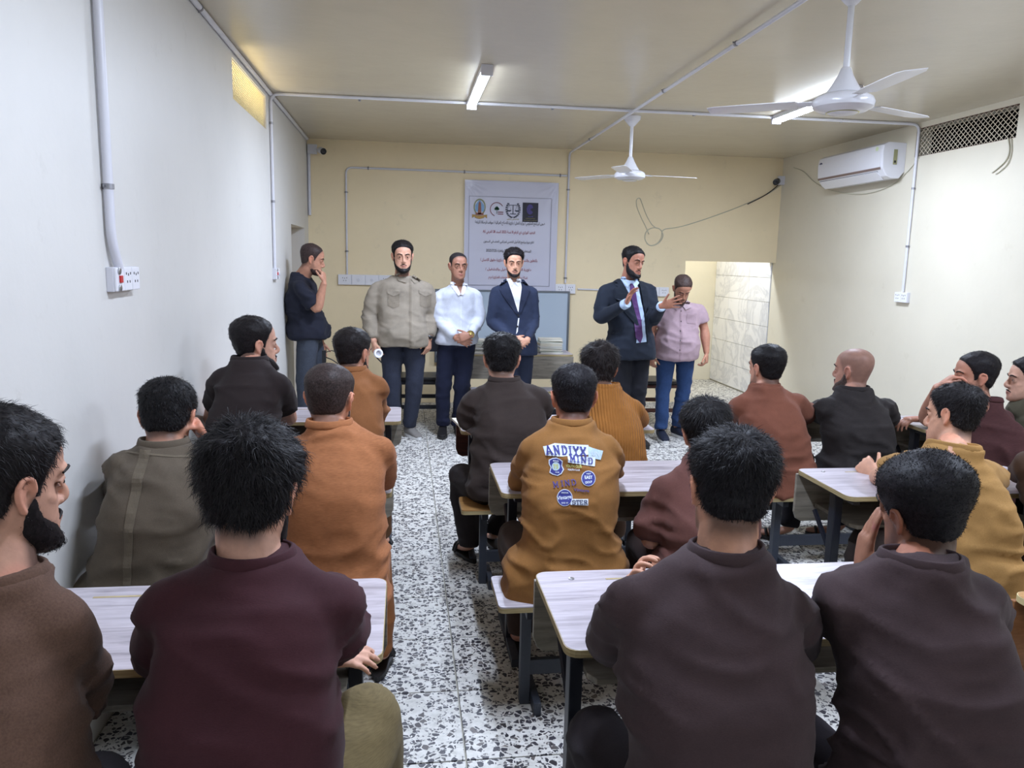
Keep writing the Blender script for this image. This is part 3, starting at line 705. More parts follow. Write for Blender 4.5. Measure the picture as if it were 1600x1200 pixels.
# ------------------------------------------------------------------ books on the teacher desk
def book(x, y, z, w, d, h, rz, label, group, cover, page):
    t = thing('book', label, 'book', (x, y, z), rz, group)
    MB().box((-w/2, -d/2, 0), (w/2, d/2, h*.14)).box((-w/2, -d/2, h*.86), (w/2, d/2, h)).box((-w/2, -d/2, h*.14), (-w/2+.003, d/2, h*.86)).build('cover', cover, t)
    MB().box((-w/2+.003, -d/2+.003, h*.14), (w/2-.004, d/2-.003, h*.86)).build('pages', page, t)
cov = [nmat('cover_%d' % i, srgb(*c), .4) for i, c in enumerate([(196, 196, 188), (150, 166, 150), (210, 204, 186), (118, 128, 124), (202, 198, 200), (172, 158, 120)])]
M_page = nmat('pages', srgb(222, 218, 204), .8)
random.seed(8)
z = DZ+.001; order = ['lowest', 'second', 'third', 'fourth', 'fifth', 'sixth', 'seventh', 'eighth', 'topmost']
for i in range(9):
    h = random.uniform(.013, .021)
    book(1.445+random.uniform(-.008, .008), 7.66+random.uniform(-.008, .008), z, .23, .18, h, random.uniform(-.06, .06), '%s book of the tall stack on the teacher desk' % order[i], 'books stacked on the right of the teacher desk', cov[i % 6], M_page); z += h+.0006
z = DZ+.001; order = ['lowest', 'second', 'third', 'fourth', 'fifth', 'sixth', 'topmost']
for i in range(7):
    h = random.uniform(.014, .02)
    book(.755+random.uniform(-.01, .01), 7.68+random.uniform(-.01, .01), z, .19, .22, h, random.uniform(-.1, .1), '%s book of the shorter stack left on the teacher desk' % order[i], 'books stacked on the left of the teacher desk', cov[(i+2) % 6], M_page); z += h+.0006
tr = thing('pencil_tray', 'small golden tray of chalk beside the tall book stack', 'tray', (1.24, 7.60, DZ+.001))
MB().box((-.05, -.03, 0), (.05, .03, .018), bev=.003).build('tray_body', C['gold'], tr)
for k in range(3): MB().tube([(-.03+.022*k, -.02, .0235), (-.02+.022*k, .02, .0235)], .005, 6).build('chalk', M_page, tr)
# paper hanging from the left end of the teacher desk
pm = MB(); pm.box((-.035, -.001, -.20), (.035, .001, .0)); o = pm.build('paper_sheet', M_page); o.location = (.52, 7.49, .74); tag(o, 'white paper sheet hanging at the left end of the teacher desk', 'paper')

# ------------------------------------------------------------------ dark chairs at the front
def chair(x, y, rz, label, wd, hb=.98, seat=.46, w=.46):
    t = thing('wooden_chair', label, 'chair', (x, y, 0), rz)
    h = w/2
    MB().box((-h, -.22, seat-.05), (h, .22, seat-.02), bev=.004).build('seat_frame', wd, t)
    MB().box((-h+.02, -.21, seat-.02), (h-.02, .20, seat+.02), bev=.012).build('seat', nmat('seat_vinyl', srgb(30, 26, 28), .4), t)
    for sx in (-1, 1):
        MB().box((sx*h-.02*(sx > 0)-.02*(sx < 0)*0-(.02 if sx > 0 else 0), -.22, 0), (sx*h+(.04 if sx < 0 else 0)+(0 if sx < 0 else .0), -.18, seat-.05)).build('leg', wd, t)
        MB().prism([(.18, 0), (.22, 0), (.24, hb*.6), (.29, hb), (.25, hb), (.20, hb*.6)], 'x', sx*h-(.04 if sx > 0 else 0), sx*h+(.04 if sx < 0 else 0)).build('back_leg', wd, t)
    MB().prism([(.235, hb-.26), (.262, hb-.26), (.285, hb-.01), (.258, hb-.01)], 'x', -h+.04, h-.04).build('backrest', wd, t)
    MB().box((-h+.04, .19, .20), (h-.04, .215, .24)).build('stretcher', wd, t); MB().box((-h+.04, -.21, .16), (h-.04, -.19, .20)).build('stretcher', wd, t)
chair(2.52, 7.72, 0, 'dark brown wooden chair behind the man in the pink shirt', M_walnut, w=.56)
chair(.18, 7.95, 0, 'black chair behind the man in the beige shirt', M_leg, hb=.95, w=.5)
# ================================================================== people
def A(*v): return np.array(v, float)
def nrm(v):
    v = np.asarray(v, float); n = np.linalg.norm(v, axis=-1, keepdims=True); return v/np.maximum(n, 1e-9)
def hash3(i, j, k, seed):
    h = (i*374761393+j*668265263+k*2147483647+seed*974634777) & 0xffffffff
    h = ((h ^ (h >> 13))*1274126177) & 0xffffffff
    return ((h ^ (h >> 16)) & 0xffff)/65535.0
def vnoise(P, seed=0):
    P = np.asarray(P, float); i = np.floor(P).astype(np.int64); f = P-i; f = f*f*(3-2*f); r = 0
    for dx in (0, 1):
        for dy in (0, 1):
            for dz in (0, 1):
                wgt = (f[:, 0] if dx else 1-f[:, 0])*(f[:, 1] if dy else 1-f[:, 1])*(f[:, 2] if dz else 1-f[:, 2])
                r = r+wgt*hash3(i[:, 0]+dx, i[:, 1]+dy, i[:, 2]+dz, seed)
    return r
def sstep(x, a, b):
    t = np.clip((x-a)/(b-a), 0, 1); return t*t*(3-2*t)
def crm(P, m):
    P = np.asarray(P, float); n = len(P)
    if n == 2: return np.array([P[0]+(P[1]-P[0])*t for t in np.linspace(0, 1, m+1)])
    Q = np.vstack([2*P[0]-P[1], P, 2*P[-1]-P[-2]]); out = []
    for i in range(1, n):
        a, b, c, d = Q[i-1], Q[i], Q[i+1], Q[i+2]
        for k in range(m):
            t = k/m; out.append(.5*((2*b)+(-a+c)*t+(2*a-5*b+4*c-d)*t*t+(-a+3*b-3*c+d)*t**3))
    out.append(P[-1]); return np.array(out)
class Soup:
    def __init__(s): s.v = []; s.f = []; s.n = 0
    def add(s, v, f):
        s.v.append(np.asarray(v, float)); s.f += [tuple(i+s.n for i in q) for q in f]; s.n += len(v)
    def rings(s, R):
        """R: (k, n, 3) closed rings -> capped tube"""
        k, n = R.shape[:2]; v = R.reshape(-1, 3); v = np.vstack([v, R[0].mean(0), R[-1].mean(0)]); f = []
        for i in range(k-1):
            for j in range(n): f.append((i*n+j, i*n+(j+1) % n, (i+1)*n+(j+1) % n, (i+1)*n+j))
        for j in range(n): f.append((k*n, (j+1) % n, j)); f.append((k*n+1, (k-1)*n+j, (k-1)*n+(j+1) % n))
        s.add(v, f)
    def loft(s, C, U, V, m=4, n=24, e=2.0):
        """elliptical rings: centre C, half axis vectors U, V"""
        d = crm(np.hstack([C, U, V]), m); C, U, V = d[:, :3], d[:, 3:6], d[:, 6:9]
        a = np.linspace(0, 2*np.pi, n, endpoint=False); c, q = np.cos(a), np.sin(a)
        c = np.sign(c)*np.abs(c)**(2/e); q = np.sign(q)*np.abs(q)**(2/e)
        s.rings(C[:, None]+U[:, None]*c[None, :, None]+V[:, None]*q[None, :, None])
    def limb(s, P, r, m=5, n=12, flat=1.0, ref=None, caps=True):
        """rounded tapered tube through P; flat<1 squashes along ref"""
        P = np.asarray(P, float); r = np.asarray(r, float)
        if caps:
            a, b = nrm(P[0]-P[1]), nrm(P[-1]-P[-2])
            P = np.vstack([P[0]+a*r[0]*.9, P[0]+a*r[0]*.55, P, P[-1]+b*r[-1]*.55, P[-1]+b*r[-1]*.9]); r = np.hstack([r[0]*.3, r[0]*.8, r, r[-1]*.8, r[-1]*.3])
        d = crm(np.hstack([P, r[:, None]]), m); Q, rr = d[:, :3], np.maximum(d[:, 3], .001)
        T = nrm(np.gradient(Q, axis=0))
        ref = A(0, 0, 1) if ref is None else np.asarray(ref, float)
        if abs(T[0]@nrm(ref)) > .95: ref = A(.3, 1, .1)
        V = ref-T*(T@ref)[:, None]; bad = np.linalg.norm(V, axis=1) < .15
        V = nrm(V)
        for i in range(1, len(V)):
            if bad[i] or V[i]@V[i-1] < .3: V[i] = nrm(V[i-1]-T[i]*(T[i]@V[i-1]))
        U = np.cross(T, V)
        a = np.linspace(0, 2*np.pi, n, endpoint=False)
        s.rings(Q[:, None]+(U[:, None]*np.cos(a)[None, :, None]+V[:, None]*flat*np.sin(a)[None, :, None])*rr[:, None, None])
    def ball(s, c, r, n=12):
        c = np.asarray(c, float); r = np.ones(3)*r; t = np.linspace(.12, np.pi-.12, n-3); a = np.linspace(0, 2*np.pi, n, endpoint=False)
        R = np.stack([np.outer(np.sin(t), np.cos(a)), np.outer(np.sin(t), np.sin(a)), np.outer(np.cos(t), np.ones(n))], -1)
        s.rings(c+R*r)
    def ballM(s, c, M, r, n=12):
        """ball with axes M (columns) and radii r"""
        t = np.linspace(.12, np.pi-.12, n-3); a = np.linspace(0, 2*np.pi, n, endpoint=False)
        R = np.stack([np.outer(np.sin(t), np.cos(a)), np.outer(np.sin(t), np.sin(a)), np.outer(np.cos(t), np.ones(n))], -1)*np.asarray(r)
        s.rings(np.asarray(c)+R@np.asarray(M).T)
def mesh_of(v, f, name='m'):
    me = bpy.data.meshes.new(name); me.from_pydata([tuple(x) for x in np.asarray(v)], [], f); me.update(); return me
def remesh(soup, voxel, smooth=2, fac=.5, dec=None):
    me = mesh_of(np.vstack(soup.v), soup.f); o = bpy.data.objects.new('tmp', me); COL.objects.link(o)
    rm = o.modifiers.new('r', 'REMESH'); rm.mode = 'VOXEL'; rm.voxel_size = voxel; rm.use_smooth_shade = True
    if smooth: sm = o.modifiers.new('s', 'SMOOTH'); sm.factor = fac; sm.iterations = smooth
    if dec: dm = o.modifiers.new('d', 'DECIMATE'); dm.ratio = dec
    dg = bpy.context.evaluated_depsgraph_get(); out = bpy.data.meshes.new_from_object(o.evaluated_get(dg))
    bpy.data.objects.remove(o); bpy.data.meshes.remove(me); return out
def getv(me):
    a = np.empty(len(me.vertices)*3, np.float32); me.vertices.foreach_get('co', a); return a.reshape(-1, 3).astype(float)
def getn(me):
    a = np.empty(len(me.vertices)*3, np.float32); me.vertex_normals.foreach_get('vector', a); return a.reshape(-1, 3).astype(float)
def setv(me, v): me.vertices.foreach_set('co', v.astype(np.float32).ravel()); me.update()
def setcol(me, c, name='tint'):
    a = me.color_attributes.new(name, 'FLOAT_COLOR', 'POINT'); d = np.ones((len(me.vertices), 4), np.float32); d[:, :3] = c; a.data.foreach_set('color', d.ravel())
def link(me, name, mats, parent, O, smooth=True):
    """world-space mesh -> child object of the person's empty at O"""
    v = getv(me)-O; setv(me, v); me.name = name; me.materials.clear()
    for m in (mats if isinstance(mats, (list, tuple)) else [mats]): me.materials.append(m)
    if smooth: me.polygons.foreach_set('use_smooth', [True]*len(me.polygons))
    o = bpy.data.objects.new(name, me); COL.objects.link(o); o.parent = parent; return o

# ---------------- materials of people
def skin_mat():
    m = nmat('skin', (.5, .3, .2), .52, spec=.35, sss=.05)
    a = N(m, 'ShaderNodeAttribute'); a.attribute_name = 'tint'
    tc = N(m, 'ShaderNodeTexCoord'); n = N(m, 'ShaderNodeTexNoise', Scale=45., Detail=4.); L(m, tc.outputs['Object'], n.inputs['Vector'])
    r = ramp(m, [(.3, (.90, .88, .88)), (.7, (1.08, 1.06, 1.05))]); L(m, n.outputs['Fac'], r.inputs[0])
    mx = N(m, 'ShaderNodeMix', data_type='RGBA', blend_type='MULTIPLY'); mx.inputs[0].default_value = 1
    L(m, a.outputs['Color'], mx.inputs[6]); L(m, r.outputs[0], mx.inputs[7]); L(m, mx.outputs[2], BS(m).inputs['Base Color'])
    n2 = N(m, 'ShaderNodeTexNoise', Scale=180., Detail=3.); L(m, tc.outputs['Object'], n2.inputs['Vector']); bump(m, n2.outputs['Fac'], .15, .002)
    return m
M_skin = skin_mat()
HAIRM = {}
def hair_mat(c):
    if c not in HAIRM:
        m = nmat('hair_%d' % len(HAIRM), srgb(*c), .55, spec=.22)
        tc = N(m, 'ShaderNodeTexCoord'); n = N(m, 'ShaderNodeTexNoise', Scale=160., Detail=4.); L(m, tc.outputs['Object'], n.inputs['Vector'])
        r = ramp(m, [(.3, mixc(srgb(*c), .45)), (.7, mixc(srgb(*c), 1.7))]); L(m, n.outputs['Fac'], r.inputs[0]); L(m, r.outputs[0], BS(m).inputs['Base Color'])
        HAIRM[c] = m
    return HAIRM[c]
FABM = {}
def fabric(c, kind='knit', rough=.85):
    key = (c, kind)
    if key in FABM: return FABM[key]
    m = nmat('cloth_%s_%d' % (kind, len(FABM)), srgb(*c), rough, spec=.2, sheen=.04)
    cc = srgb(*c); tc = N(m, 'ShaderNodeTexCoord')
    n = N(m, 'ShaderNodeTexNoise', Scale=9., Detail=6., Roughness=.65); L(m, tc.outputs['Object'], n.inputs['Vector'])
    r = ramp(m, [(.3, mixc(cc, .86)), (.5, cc), (.7, mixc(cc, 1.12))]); L(m, n.outputs['Fac'], r.inputs[0])
    out = r.outputs[0]
    mp = N(m, 'ShaderNodeMapping'); L(m, tc.outputs['Object'], mp.inputs[0])
    mp.inputs['Scale'].default_value = {'knit': (220, 220, 700), 'rib': (190, 190, 12), 'waffle': (260, 260, 260), 'slub': (60, 60, 600), 'denim': (300, 300, 60), 'wool': (500, 500, 500), 'poplin': (400, 400, 400)}[kind]
    if kind == 'rib':
        wv = N(m, 'ShaderNodeTexWave', Scale=1.); wv.wave_type = 'BANDS'; wv.bands_direction = 'X'
        mp.inputs['Scale'].default_value = (22, 6, .5); L(m, mp.outputs[0], wv.inputs['Vector']); h = wv.outputs['Fac']
        bump(m, h, .8, .006)
    else:
        n2 = N(m, 'ShaderNodeTexNoise', Scale=1., Detail=3.); L(m, mp.outputs[0], n2.inputs['Vector']); h = n2.outputs['Fac']
        r2 = ramp(m, [(.3, (.82, .82, .82)), (.7, (1.14, 1.14, 1.14))]); L(m, h, r2.inputs[0])
        mx = N(m, 'ShaderNodeMix', data_type='RGBA', blend_type='MULTIPLY'); mx.inputs[0].default_value = 1 if kind in ('denim', 'slub', 'waffle') else .6
        L(m, out, mx.inputs[6]); L(m, r2.outputs[0], mx.inputs[7]); out = mx.outputs[2]
        bump(m, h, .22, .0015)
    L(m, out, BS(m).inputs['Base Color']); FABM[key] = m; return m
M_eye = nmat('eye_white', srgb(214, 206, 200), .2); M_iris = nmat('iris', srgb(38, 26, 20), .15)
M_shoe_sole = nmat('sole_white', srgb(214, 214, 214), .5); M_sandal = nmat('sandal_black', srgb(28, 26, 26), .55); M_nail = nmat('nail', srgb(214, 170, 154), .3)

# ---------------- head
HZ = [-.122, -.112, -.097, -.075, -.050, -.025, 0, .025, .050, .072, .092, .108, .117, .121]
HW = [.014, .034, .050, .060, .0655, .069, .0715, .0745, .0765, .0745, .0645, .0470, .0270, .008]
HF = [.074, .088, .093, .090, .087, .084, .083, .089, .090, .083, .067, .042, .016, -.010]
HB = [.040, .020, -.010, -.048, -.070, -.080, -.090, -.098, -.101, -.098, -.086, -.066, -.044, -.026]
def head_grid(nr=4, n=56, grow=1.0, jaw=1.0):
    d = crm(np.array([HZ, HW, HF, HB]).T, nr); z, w_, f, b = d.T
    w_ = w_*np.where(z < -.03, 1+(jaw-1)*sstep(-z, .03, .08), 1)
    a = np.linspace(0, 2*np.pi, n, endpoint=False); c, s = np.cos(a), np.sin(a)
    cy, hy = (f+b)/2, (f-b)/2
    e = 2.25
    cx = np.sign(c)*np.abs(c)**(2/e); sy = np.sign(s)*np.abs(s)**(2/e)
    # a little narrower at the front than at the back
    X = w_[:, None]*cx[None]*(1-.10*np.clip(sy, 0, 1)[None]*(1-.3*sstep(z, .0, .08))[:, None]); Y = cy[:, None]+hy[:, None]*sy[None]; Z = np.repeat(z[:, None], n, 1)
    P = np.stack([X, Y, Z], -1)
    # eye sockets
    for sx in (-1, 1):
        g = np.exp(-(((X-sx*.031)/.017)**2+((Z-.002)/.013)**2))*(Y > .02)
        P[..., 1] -= g*.009
    g = np.exp(-(((np.abs(X)-.050)/.02)**2+((Z+.055)/.03)**2))*(Y > .02)   # hollow cheeks
    P[..., 1] -= g*.002
    return P*grow
def head_soup(s, T, st):
    """T: local->world function"""
    jaw = st.get('jaw', 1.0)
    P = head_grid(jaw=jaw); s.rings(T(P.reshape(-1, 3)).reshape(P.shape))
    t = lambda *p: T(np.array(p, float))
    n = st.get('nose', 1.0)
    def lb(p, r, **k): s.limb(T(np.array(p, float)), np.array(r)*st['sc'], **k)
    lb([(0, .083, .020), (0, .0935, -.004), (0, .1035+.0025*n, -.028), (0, .096+.002*n, -.040)], [.0070, .0075, .0098, .0090], n=10)
    for sx in (-1, 1):
        lb([(sx*.009, .091, -.037), (sx*.0130, .0915, -.038)], [.0078, .0068], n=8)
        lb([(sx*.046, .070, .024), (sx*.030, .084, .027), (sx*.010, .087, .021)], [.006, .0085, .007], n=8)
        lb([(sx*.054, .044, -.018), (sx*.044, .061, -.026)], [.0070, .0060], n=10)
        # upper and lower lids
        lb([(sx*.017, .078, .002), (sx*.031, .0835, .0095), (sx*.045, .073, .003)], [.0035, .0045, .0035], n=6)
        lb([(sx*.017, .078, -.003), (sx*.031, .0810, -.0095), (sx*.045, .073, -.003)], [.003, .004, .003], n=6)
        # ear
        ex = .071
        pts = [(sx*(ex), .004, -.020), (sx*(ex+.010), .010, .004), (sx*(ex+.014), .002, .022), (sx*(ex+.018), -.014, .024), (sx*(ex+.018), -.023, .006), (sx*(ex+.012), -.016, -.016), (sx*(ex+.005), -.004, -.032)]
        lb(pts, [.004, .0045, .005, .0055, .0055, .0055, .0065], n=8)
        lb([(sx*(ex-.004), -.004, .010), (sx*(ex+.007), -.012, .004), (sx*(ex+.003), -.008, -.016)], [.010, .009, .008], n=8)
    lb([(-.024, .083, -.068), (-.010, .0935, -.0655), (0, .095, -.067), (.010, .0935, -.0655), (.024, .083, -.068)], [.003, .0048, .0045, .0048, .003], n=8)
    lb([(-.022, .083, -.074), (0, .093, -.078), (.022, .083, -.074)], [.003, .0062, .003], n=8)
    lb([(-.014, .080, -.104), (0, .083, -.104), (.014, .080, -.104)], [.011, .0130, .011], n=10)
    lb([(-.048*jaw, .028, -.086), (-.024, .062, -.104), (0, .074, -.108), (.024, .062, -.104), (.048*jaw, .028, -.086)], [.008, .009, .011, .009, .008], n=10)
def zline(y, pts):
    ys = [p[0] for p in pts]; return np.interp(y, ys, [p[1] for p in pts])
HAIRLINE = [(-.11, -.062), (-.06, -.060), (-.03, -.040), (-.012, .002), (.004, .018), (.012, -.012), (.026, -.014), (.032, .018), (.045, .045), (.062, .066), (.075, .080), (.10, .088)]
def shell(T, O, mask_t, name, mat, parent, nrs=4, ncol=72, bumpf=None, base=.0):
    """mask_t(P)->thickness (<=0 : no shell) over the head surface in local coords"""
    P = head_grid(nrs, ncol); k, n = P.shape[:2]; V = P.reshape(-1, 3)
    c = np.stack([np.zeros(len(V)), V[:, 1]*.15-.008, np.clip(V[:, 2], -.04, .03)], 1); Nn = nrm(V-c)
    th = mask_t(V)
    keep = th > 0
    W = V+Nn*(np.maximum(th, 0)-.0015)[:, None]
    if bumpf is not None: W = W+Nn*(bumpf(V)*np.clip(th/.006, 0, 1))[:, None]
    f = []
    for i in range(k-1):
        for j in range(n):
            q = (i*n+j, i*n+(j+1) % n, (i+1)*n+(j+1) % n, (i+1)*n+j)
            if sum(keep[x] for x in q) >= 2: f.append(q)
    if keep[-n:].all(): f.append(tuple((k-1)*n+j for j in range(n)))
    me = mesh_of(T(W), f)
    bm = bmesh.new(); bm.from_mesh(me); bmesh.ops.delete(bm, geom=[v for v in bm.verts if not v.link_faces], context='VERTS'); bm.to_mesh(me); bm.free()
    return me, (V, Nn, th, W)
def strands(rng, T, V, Nn, th, W, count, length, lift, width, curl, sc, whorl=(0, -.055, .10), front=.0, thmin=.002):
    """ribbons combed away from the whorl"""
    p = np.clip(th, 0, .03); p[th < thmin] = 0
    ring = np.maximum(np.linalg.norm(V[:, :2]-A(0, -.005), axis=1), .01); p = (p > 0)*ring
    if p.sum() <= 0: return None
    idx = rng.choice(len(V), count, p=p/p.sum())
    B = W[idx]+rng.normal(0, .0022, (count, 3)); nn = Nn[idx]
    d = B-A(*whorl); fl = nrm(d-nn*(d*nn).sum(1)[:, None]); fl = nrm(fl+A(0, front, 0)+rng.normal(0, .28, (count, 3)))
    Lr = length*.8*rng.uniform(.6, 1.25, count)*np.clip(th[idx]/.010, .12, 1.3)
    lift = lift*.55; dirv = nrm(fl*(1-lift)+nn*lift+rng.normal(0, curl, (count, 3)))
    side = nrm(np.cross(dirv, nn+rng.normal(0, .3, (count, 3))))*width
    P0 = B-nn*.002; P1 = P0+dirv*(Lr*.5)[:, None]; d2 = nrm(dirv*.6+fl*.7-nn*.55+rng.normal(0, curl, (count, 3))); P2 = P1+d2*(Lr*.5)[:, None]
    vs_ = np.stack([P0-side, P0+side, P1-side*.8, P1+side*.8, P2], 1).reshape(-1, 3)
    return T(vs_), [q for i in range(count) for q in ((5*i, 5*i+1, 5*i+3, 5*i+2), (5*i+2, 5*i+3, 5*i+4))]
def add_geo(me, v, f):
    v0 = getv(me); f0 = [tuple(p.vertices) for p in me.polygons]; n = len(v0)
    m2 = mesh_of(np.vstack([v0, v]), f0+[tuple(i+n for i in q) for q in f]); bpy.data.meshes.remove(me); return m2

# ---------------- hands
def hand(s, Wp, D, Nb, Th, curl=(35, 35, 38, 42), spread=.10, tcurl=20, tout=.75, sc=1.0, flen=1.0, tip=None):
    """Wp wrist, D direction to fingers, Nb normal of the back of the hand, Th side of the thumb"""
    D = nrm(D); Nb = nrm(Nb-D*(np.dot(Nb, D))); S = np.cross(D, Nb); S = S if np.dot(S, Th) > 0 else -S
    k = sc
    C = [Wp-D*.025, Wp, Wp+D*.03*k, Wp+D*.065*k, Wp+D*.088*k, Wp+D*.095*k]
    s.loft(np.array(C), np.array([S*x*k for x in (.026, .027, .036, .042, .041, .034)]), np.array([Nb*x*k for x in (.019, .017, .017, .0145, .012, .008)]), m=3, n=16, e=2.5)
    for i, (off, ln, r) in enumerate(((.031, .074, .0088), (.0105, .083, .0090), (-.0105, .077, .0086), (-.031, .060, .0078))):
        off *= k; ln *= k*flen; r *= k
        b = Wp+D*(.080-.003*abs(i-1.2))*k+S*off; d = nrm(D+S*(off/.03)*spread)
        c = math.radians(curl[i]); pts = [b]; ang = 0; p = b
        for q, frac in ((.42, .50), (.32, .30), (.26, .20)):
            ang += c*(.45 if q == .42 else .38 if q == .32 else .30)*1.6
            p = p+(d*math.cos(ang)-Nb*math.sin(ang))*(ln*q+(.012*k if q == .42 else 0)); pts.append(p)
        s.limb(pts, [r*1.05, r, r*.92, r*.8], m=3, n=8)
    b = Wp+D*.022*k+S*.022*k-Nb*.004; t1 = nrm(S*tout+D*(1-tout*.4)-Nb*.25); a = math.radians(tcurl)
    p1 = b+t1*.036*k; t2 = nrm(t1*math.cos(a)+(D*.9-Nb*.45)*math.sin(a)); p2 = p1+t2*.030*k; t3 = nrm(t2*math.cos(a)+(D-Nb*.4)*math.sin(a)); p3 = p2+t3*.024*k
    s.limb([b, p1, p2, p3], [.015*k, .0120*k, .0102*k, .0086*k], m=3, n=8)

# ---------------- wrinkles
def folds(P, seed, amp, vert=5., horiz=13., tw=.6):
    Q = P+.09*(np.stack([vnoise(P*5, seed), vnoise(P*5, seed+1), vnoise(P*5, seed+2)], 1)-.5)
    a = vnoise(Q*A(vert, vert, horiz)+A(0, 0, 0), seed+3); r1 = 1-np.abs(2*a-1); r1 = r1**3
    # diagonal set
    R = Q@np.array([[1, 0, tw], [0, 1, 0], [-tw, 0, 1]]); b = vnoise(R*A(vert*.9, vert, horiz*.8), seed+7); r2 = (1-np.abs(2*b-1))**3
    low = vnoise(P*4, seed+11)-.5
    c = vnoise(Q*A(vert*1.6, vert*1.6, horiz*2.4), seed+13); r3 = (1-np.abs(2*c-1))**2
    return amp*(r1*1.0+r2*.9+r3*.35-.65)+amp*1.2*low

# ---------------- a whole person
def head_frame(c, yaw, pitch, roll, sc):
    y, p, r = (math.radians(a) for a in (yaw, pitch, roll))
    f = A(math.sin(y)*math.cos(p), math.cos(y)*math.cos(p), -math.sin(p)); x = A(math.cos(y), -math.sin(y), 0); u = np.cross(x, f)
    x2 = math.cos(r)*x+math.sin(r)*u; u2 = -math.sin(r)*x+math.cos(r)*u
    M = np.stack([x2, f, u2], 1)*sc; c = np.asarray(c, float)
    return (lambda P: np.asarray(P, float)@M.T+c), M
def V3(p): return A(*p)
def person(label, O, neck, SL, SR, hip, hd, yaw=0, head_yaw=0, pitch=0, roll=0, hsc=1.0, arms=None, legs=None, skin=(190, 140, 112),
           hair=None, beard=None, shirt=None, trousers=None, shoes='sandal', vox=.006, cvox=.0128, seed=1, bulk=1.0, belly=.0, st=None, faces=True, group=None, waist=None, dz=-.024, nthick=.060, round_=.035, hipw=None):
    if dz: hd = V3(hd)+A(0, 0, dz)
    rng = np.random.default_rng(seed); st = dict(st or {}); st['sc'] = hsc
    O = V3(O); neck, SL, SR, hip, hd = map(V3, (neck, SL, SR, hip, hd))
    t = thing('person', label, 'person', tuple(O), 0, group)
    y = math.radians(yaw); fw = A(math.sin(y), math.cos(y), 0)
    sv = SR-SL; sv[2] = 0; half = np.linalg.norm(SR-SL)/2; sv = nrm(sv); 
    T, HM = head_frame(hd, head_yaw, pitch, roll, hsc)
    hip_w = hipw or .165*bulk
    sh = (SL+SR)/2
    chest = hip+(sh-hid_(hip, sh))*0 if False else hip*.30+sh*.70-fw*round_
    wst = (hip*.68+sh*.32-fw*round_*.55) if waist is None else V3(waist)
    # ---------- body (one continuous skin)
    s = Soup()
    head_soup(s, T, st)
    nk = T(A(0, -.018, -.052)); nk2 = T(A(0, -.010, -.095))
    nb = neck+A(0, 0, -.03)
    s.limb([nb+A(0, 0, -.02), nb*.5+nk2*.5+A(0, 0, .0), nk2*.55+nk*.45, nk], np.array([nthick*1.12, nthick*1.0, nthick*.96, nthick*.9])*hsc, m=4, n=18)
    U = lambda a: sv*a
    F = lambda a: fw*a
    s.loft(np.array([hip-A(0, 0, .05), hip, wst, chest, sh+A(0, 0, .0), neck-A(0, 0, .035)]), np.array([U(hip_w*.7), U(hip_w*.8), U(.11*bulk), U(half*.72), U(half*.85), U(.05)]), np.array([F(.07), F(.09), F(.075), F(.085), F(.07), F(.05)]), m=3, n=18)
    arms = arms or {}
    for side, S in (('L', SL), ('R', SR)):
        a = arms.get(side)
        if not a: continue
        E, Wp = V3(a['e']), V3(a['w']); bk = a.get('bk', bulk)
        up = nrm(E-S); lo = nrm(Wp-E)
        s.limb([S, S*.5+E*.5, E-up*.02, E+lo*.02, E*.68+Wp*.32, E*.25+Wp*.75, Wp-lo*.012], np.array([.034, .042, .038, .041, .043, .031, .026] if not shirt or shirt.get('sleeve', 'short') == 'short' else [.030, .032, .028, .028, .030, .028, .026])*bk, m=3, n=12)
        if 'd' in a:
            k = {x: a[x] for x in ('curl', 'spread', 'tcurl', 'tout', 'flen') if x in a}
            hand(s, Wp, V3(a['d']), V3(a['n']), V3(a['t']), sc=a.get('hs', 1.0), **k)
    legs = legs or {}
    for side, sg in (('L', -1), ('R', 1)):
        lg = legs.get(side)
        if not lg: continue
        K, An = V3(lg['k']), V3(lg['a']); Hj = hip+sv*sg*hip_w*.5-A(0, 0, .02)
        s.limb([Hj, K, An*.5+K*.5, An], [.06, .045, .042, .034], m=3, n=10)
        fd = nrm(V3(lg.get('f', fw))); 
        s.limb([An+A(0, 0, -.02), An+fd*.05-A(0, 0, .045), An+fd*.13-A(0, 0, .062), An+fd*.175-A(0, 0, .066)], np.array([.034, .034, .034, .022])*(1 if shoes == 'sandal' else .55), m=3, n=12, flat=.62, ref=A(0, 0, 1))
    me = remesh(s, vox, 2, .5, .5)
    v = getv(me); q = (v-hd)@np.linalg.inv(HM).T   # head-local coords
    base = np.array(srgb(*skin)); col = np.repeat(base[None], len(v), 0)
    mot = vnoise(v*14, seed)*.10+.95; col = col*mot[:, None]
    near = np.linalg.norm(q, axis=1) < .16
    lip = np.exp(-((q[:, 0]/.022)**4+((q[:, 2]+.071)/.0085)**2))*(q[:, 1] > .075)*near
    col = col*(1-lip[:, None])+np.array(srgb(150, 92, 84))*lip[:, None]*.9
    ear = sstep(np.abs(q[:, 0]), .074, .084)*near; col = col*(1+ear[:, None]*A(.18, .02, .0))
    eyes = np.exp(-(((np.abs(q[:, 0])-.031)/.017)**2+((q[:, 2]-.002)/.012)**2))*(q[:, 1] > .05)*near; col = col*(1-.24*eyes[:, None])
    hc = np.array(srgb(*(hair['c'] if hair else (60, 50, 46))))
    zb = zline(q[:, 1], [(a, b-(.030 if a < -.05 else .016 if a < -.02 else 0)) for a, b in HAIRLINE]) 
    fade = sstep(q[:, 2]-zb, -.014, .026)*near*(np.abs(q[:, 0]) < .0795)
    fade = fade*((hair or {}).get('scalp', .85))
    col = col*(1-fade[:, None])+(hc*.8+base*.10)*fade[:, None]
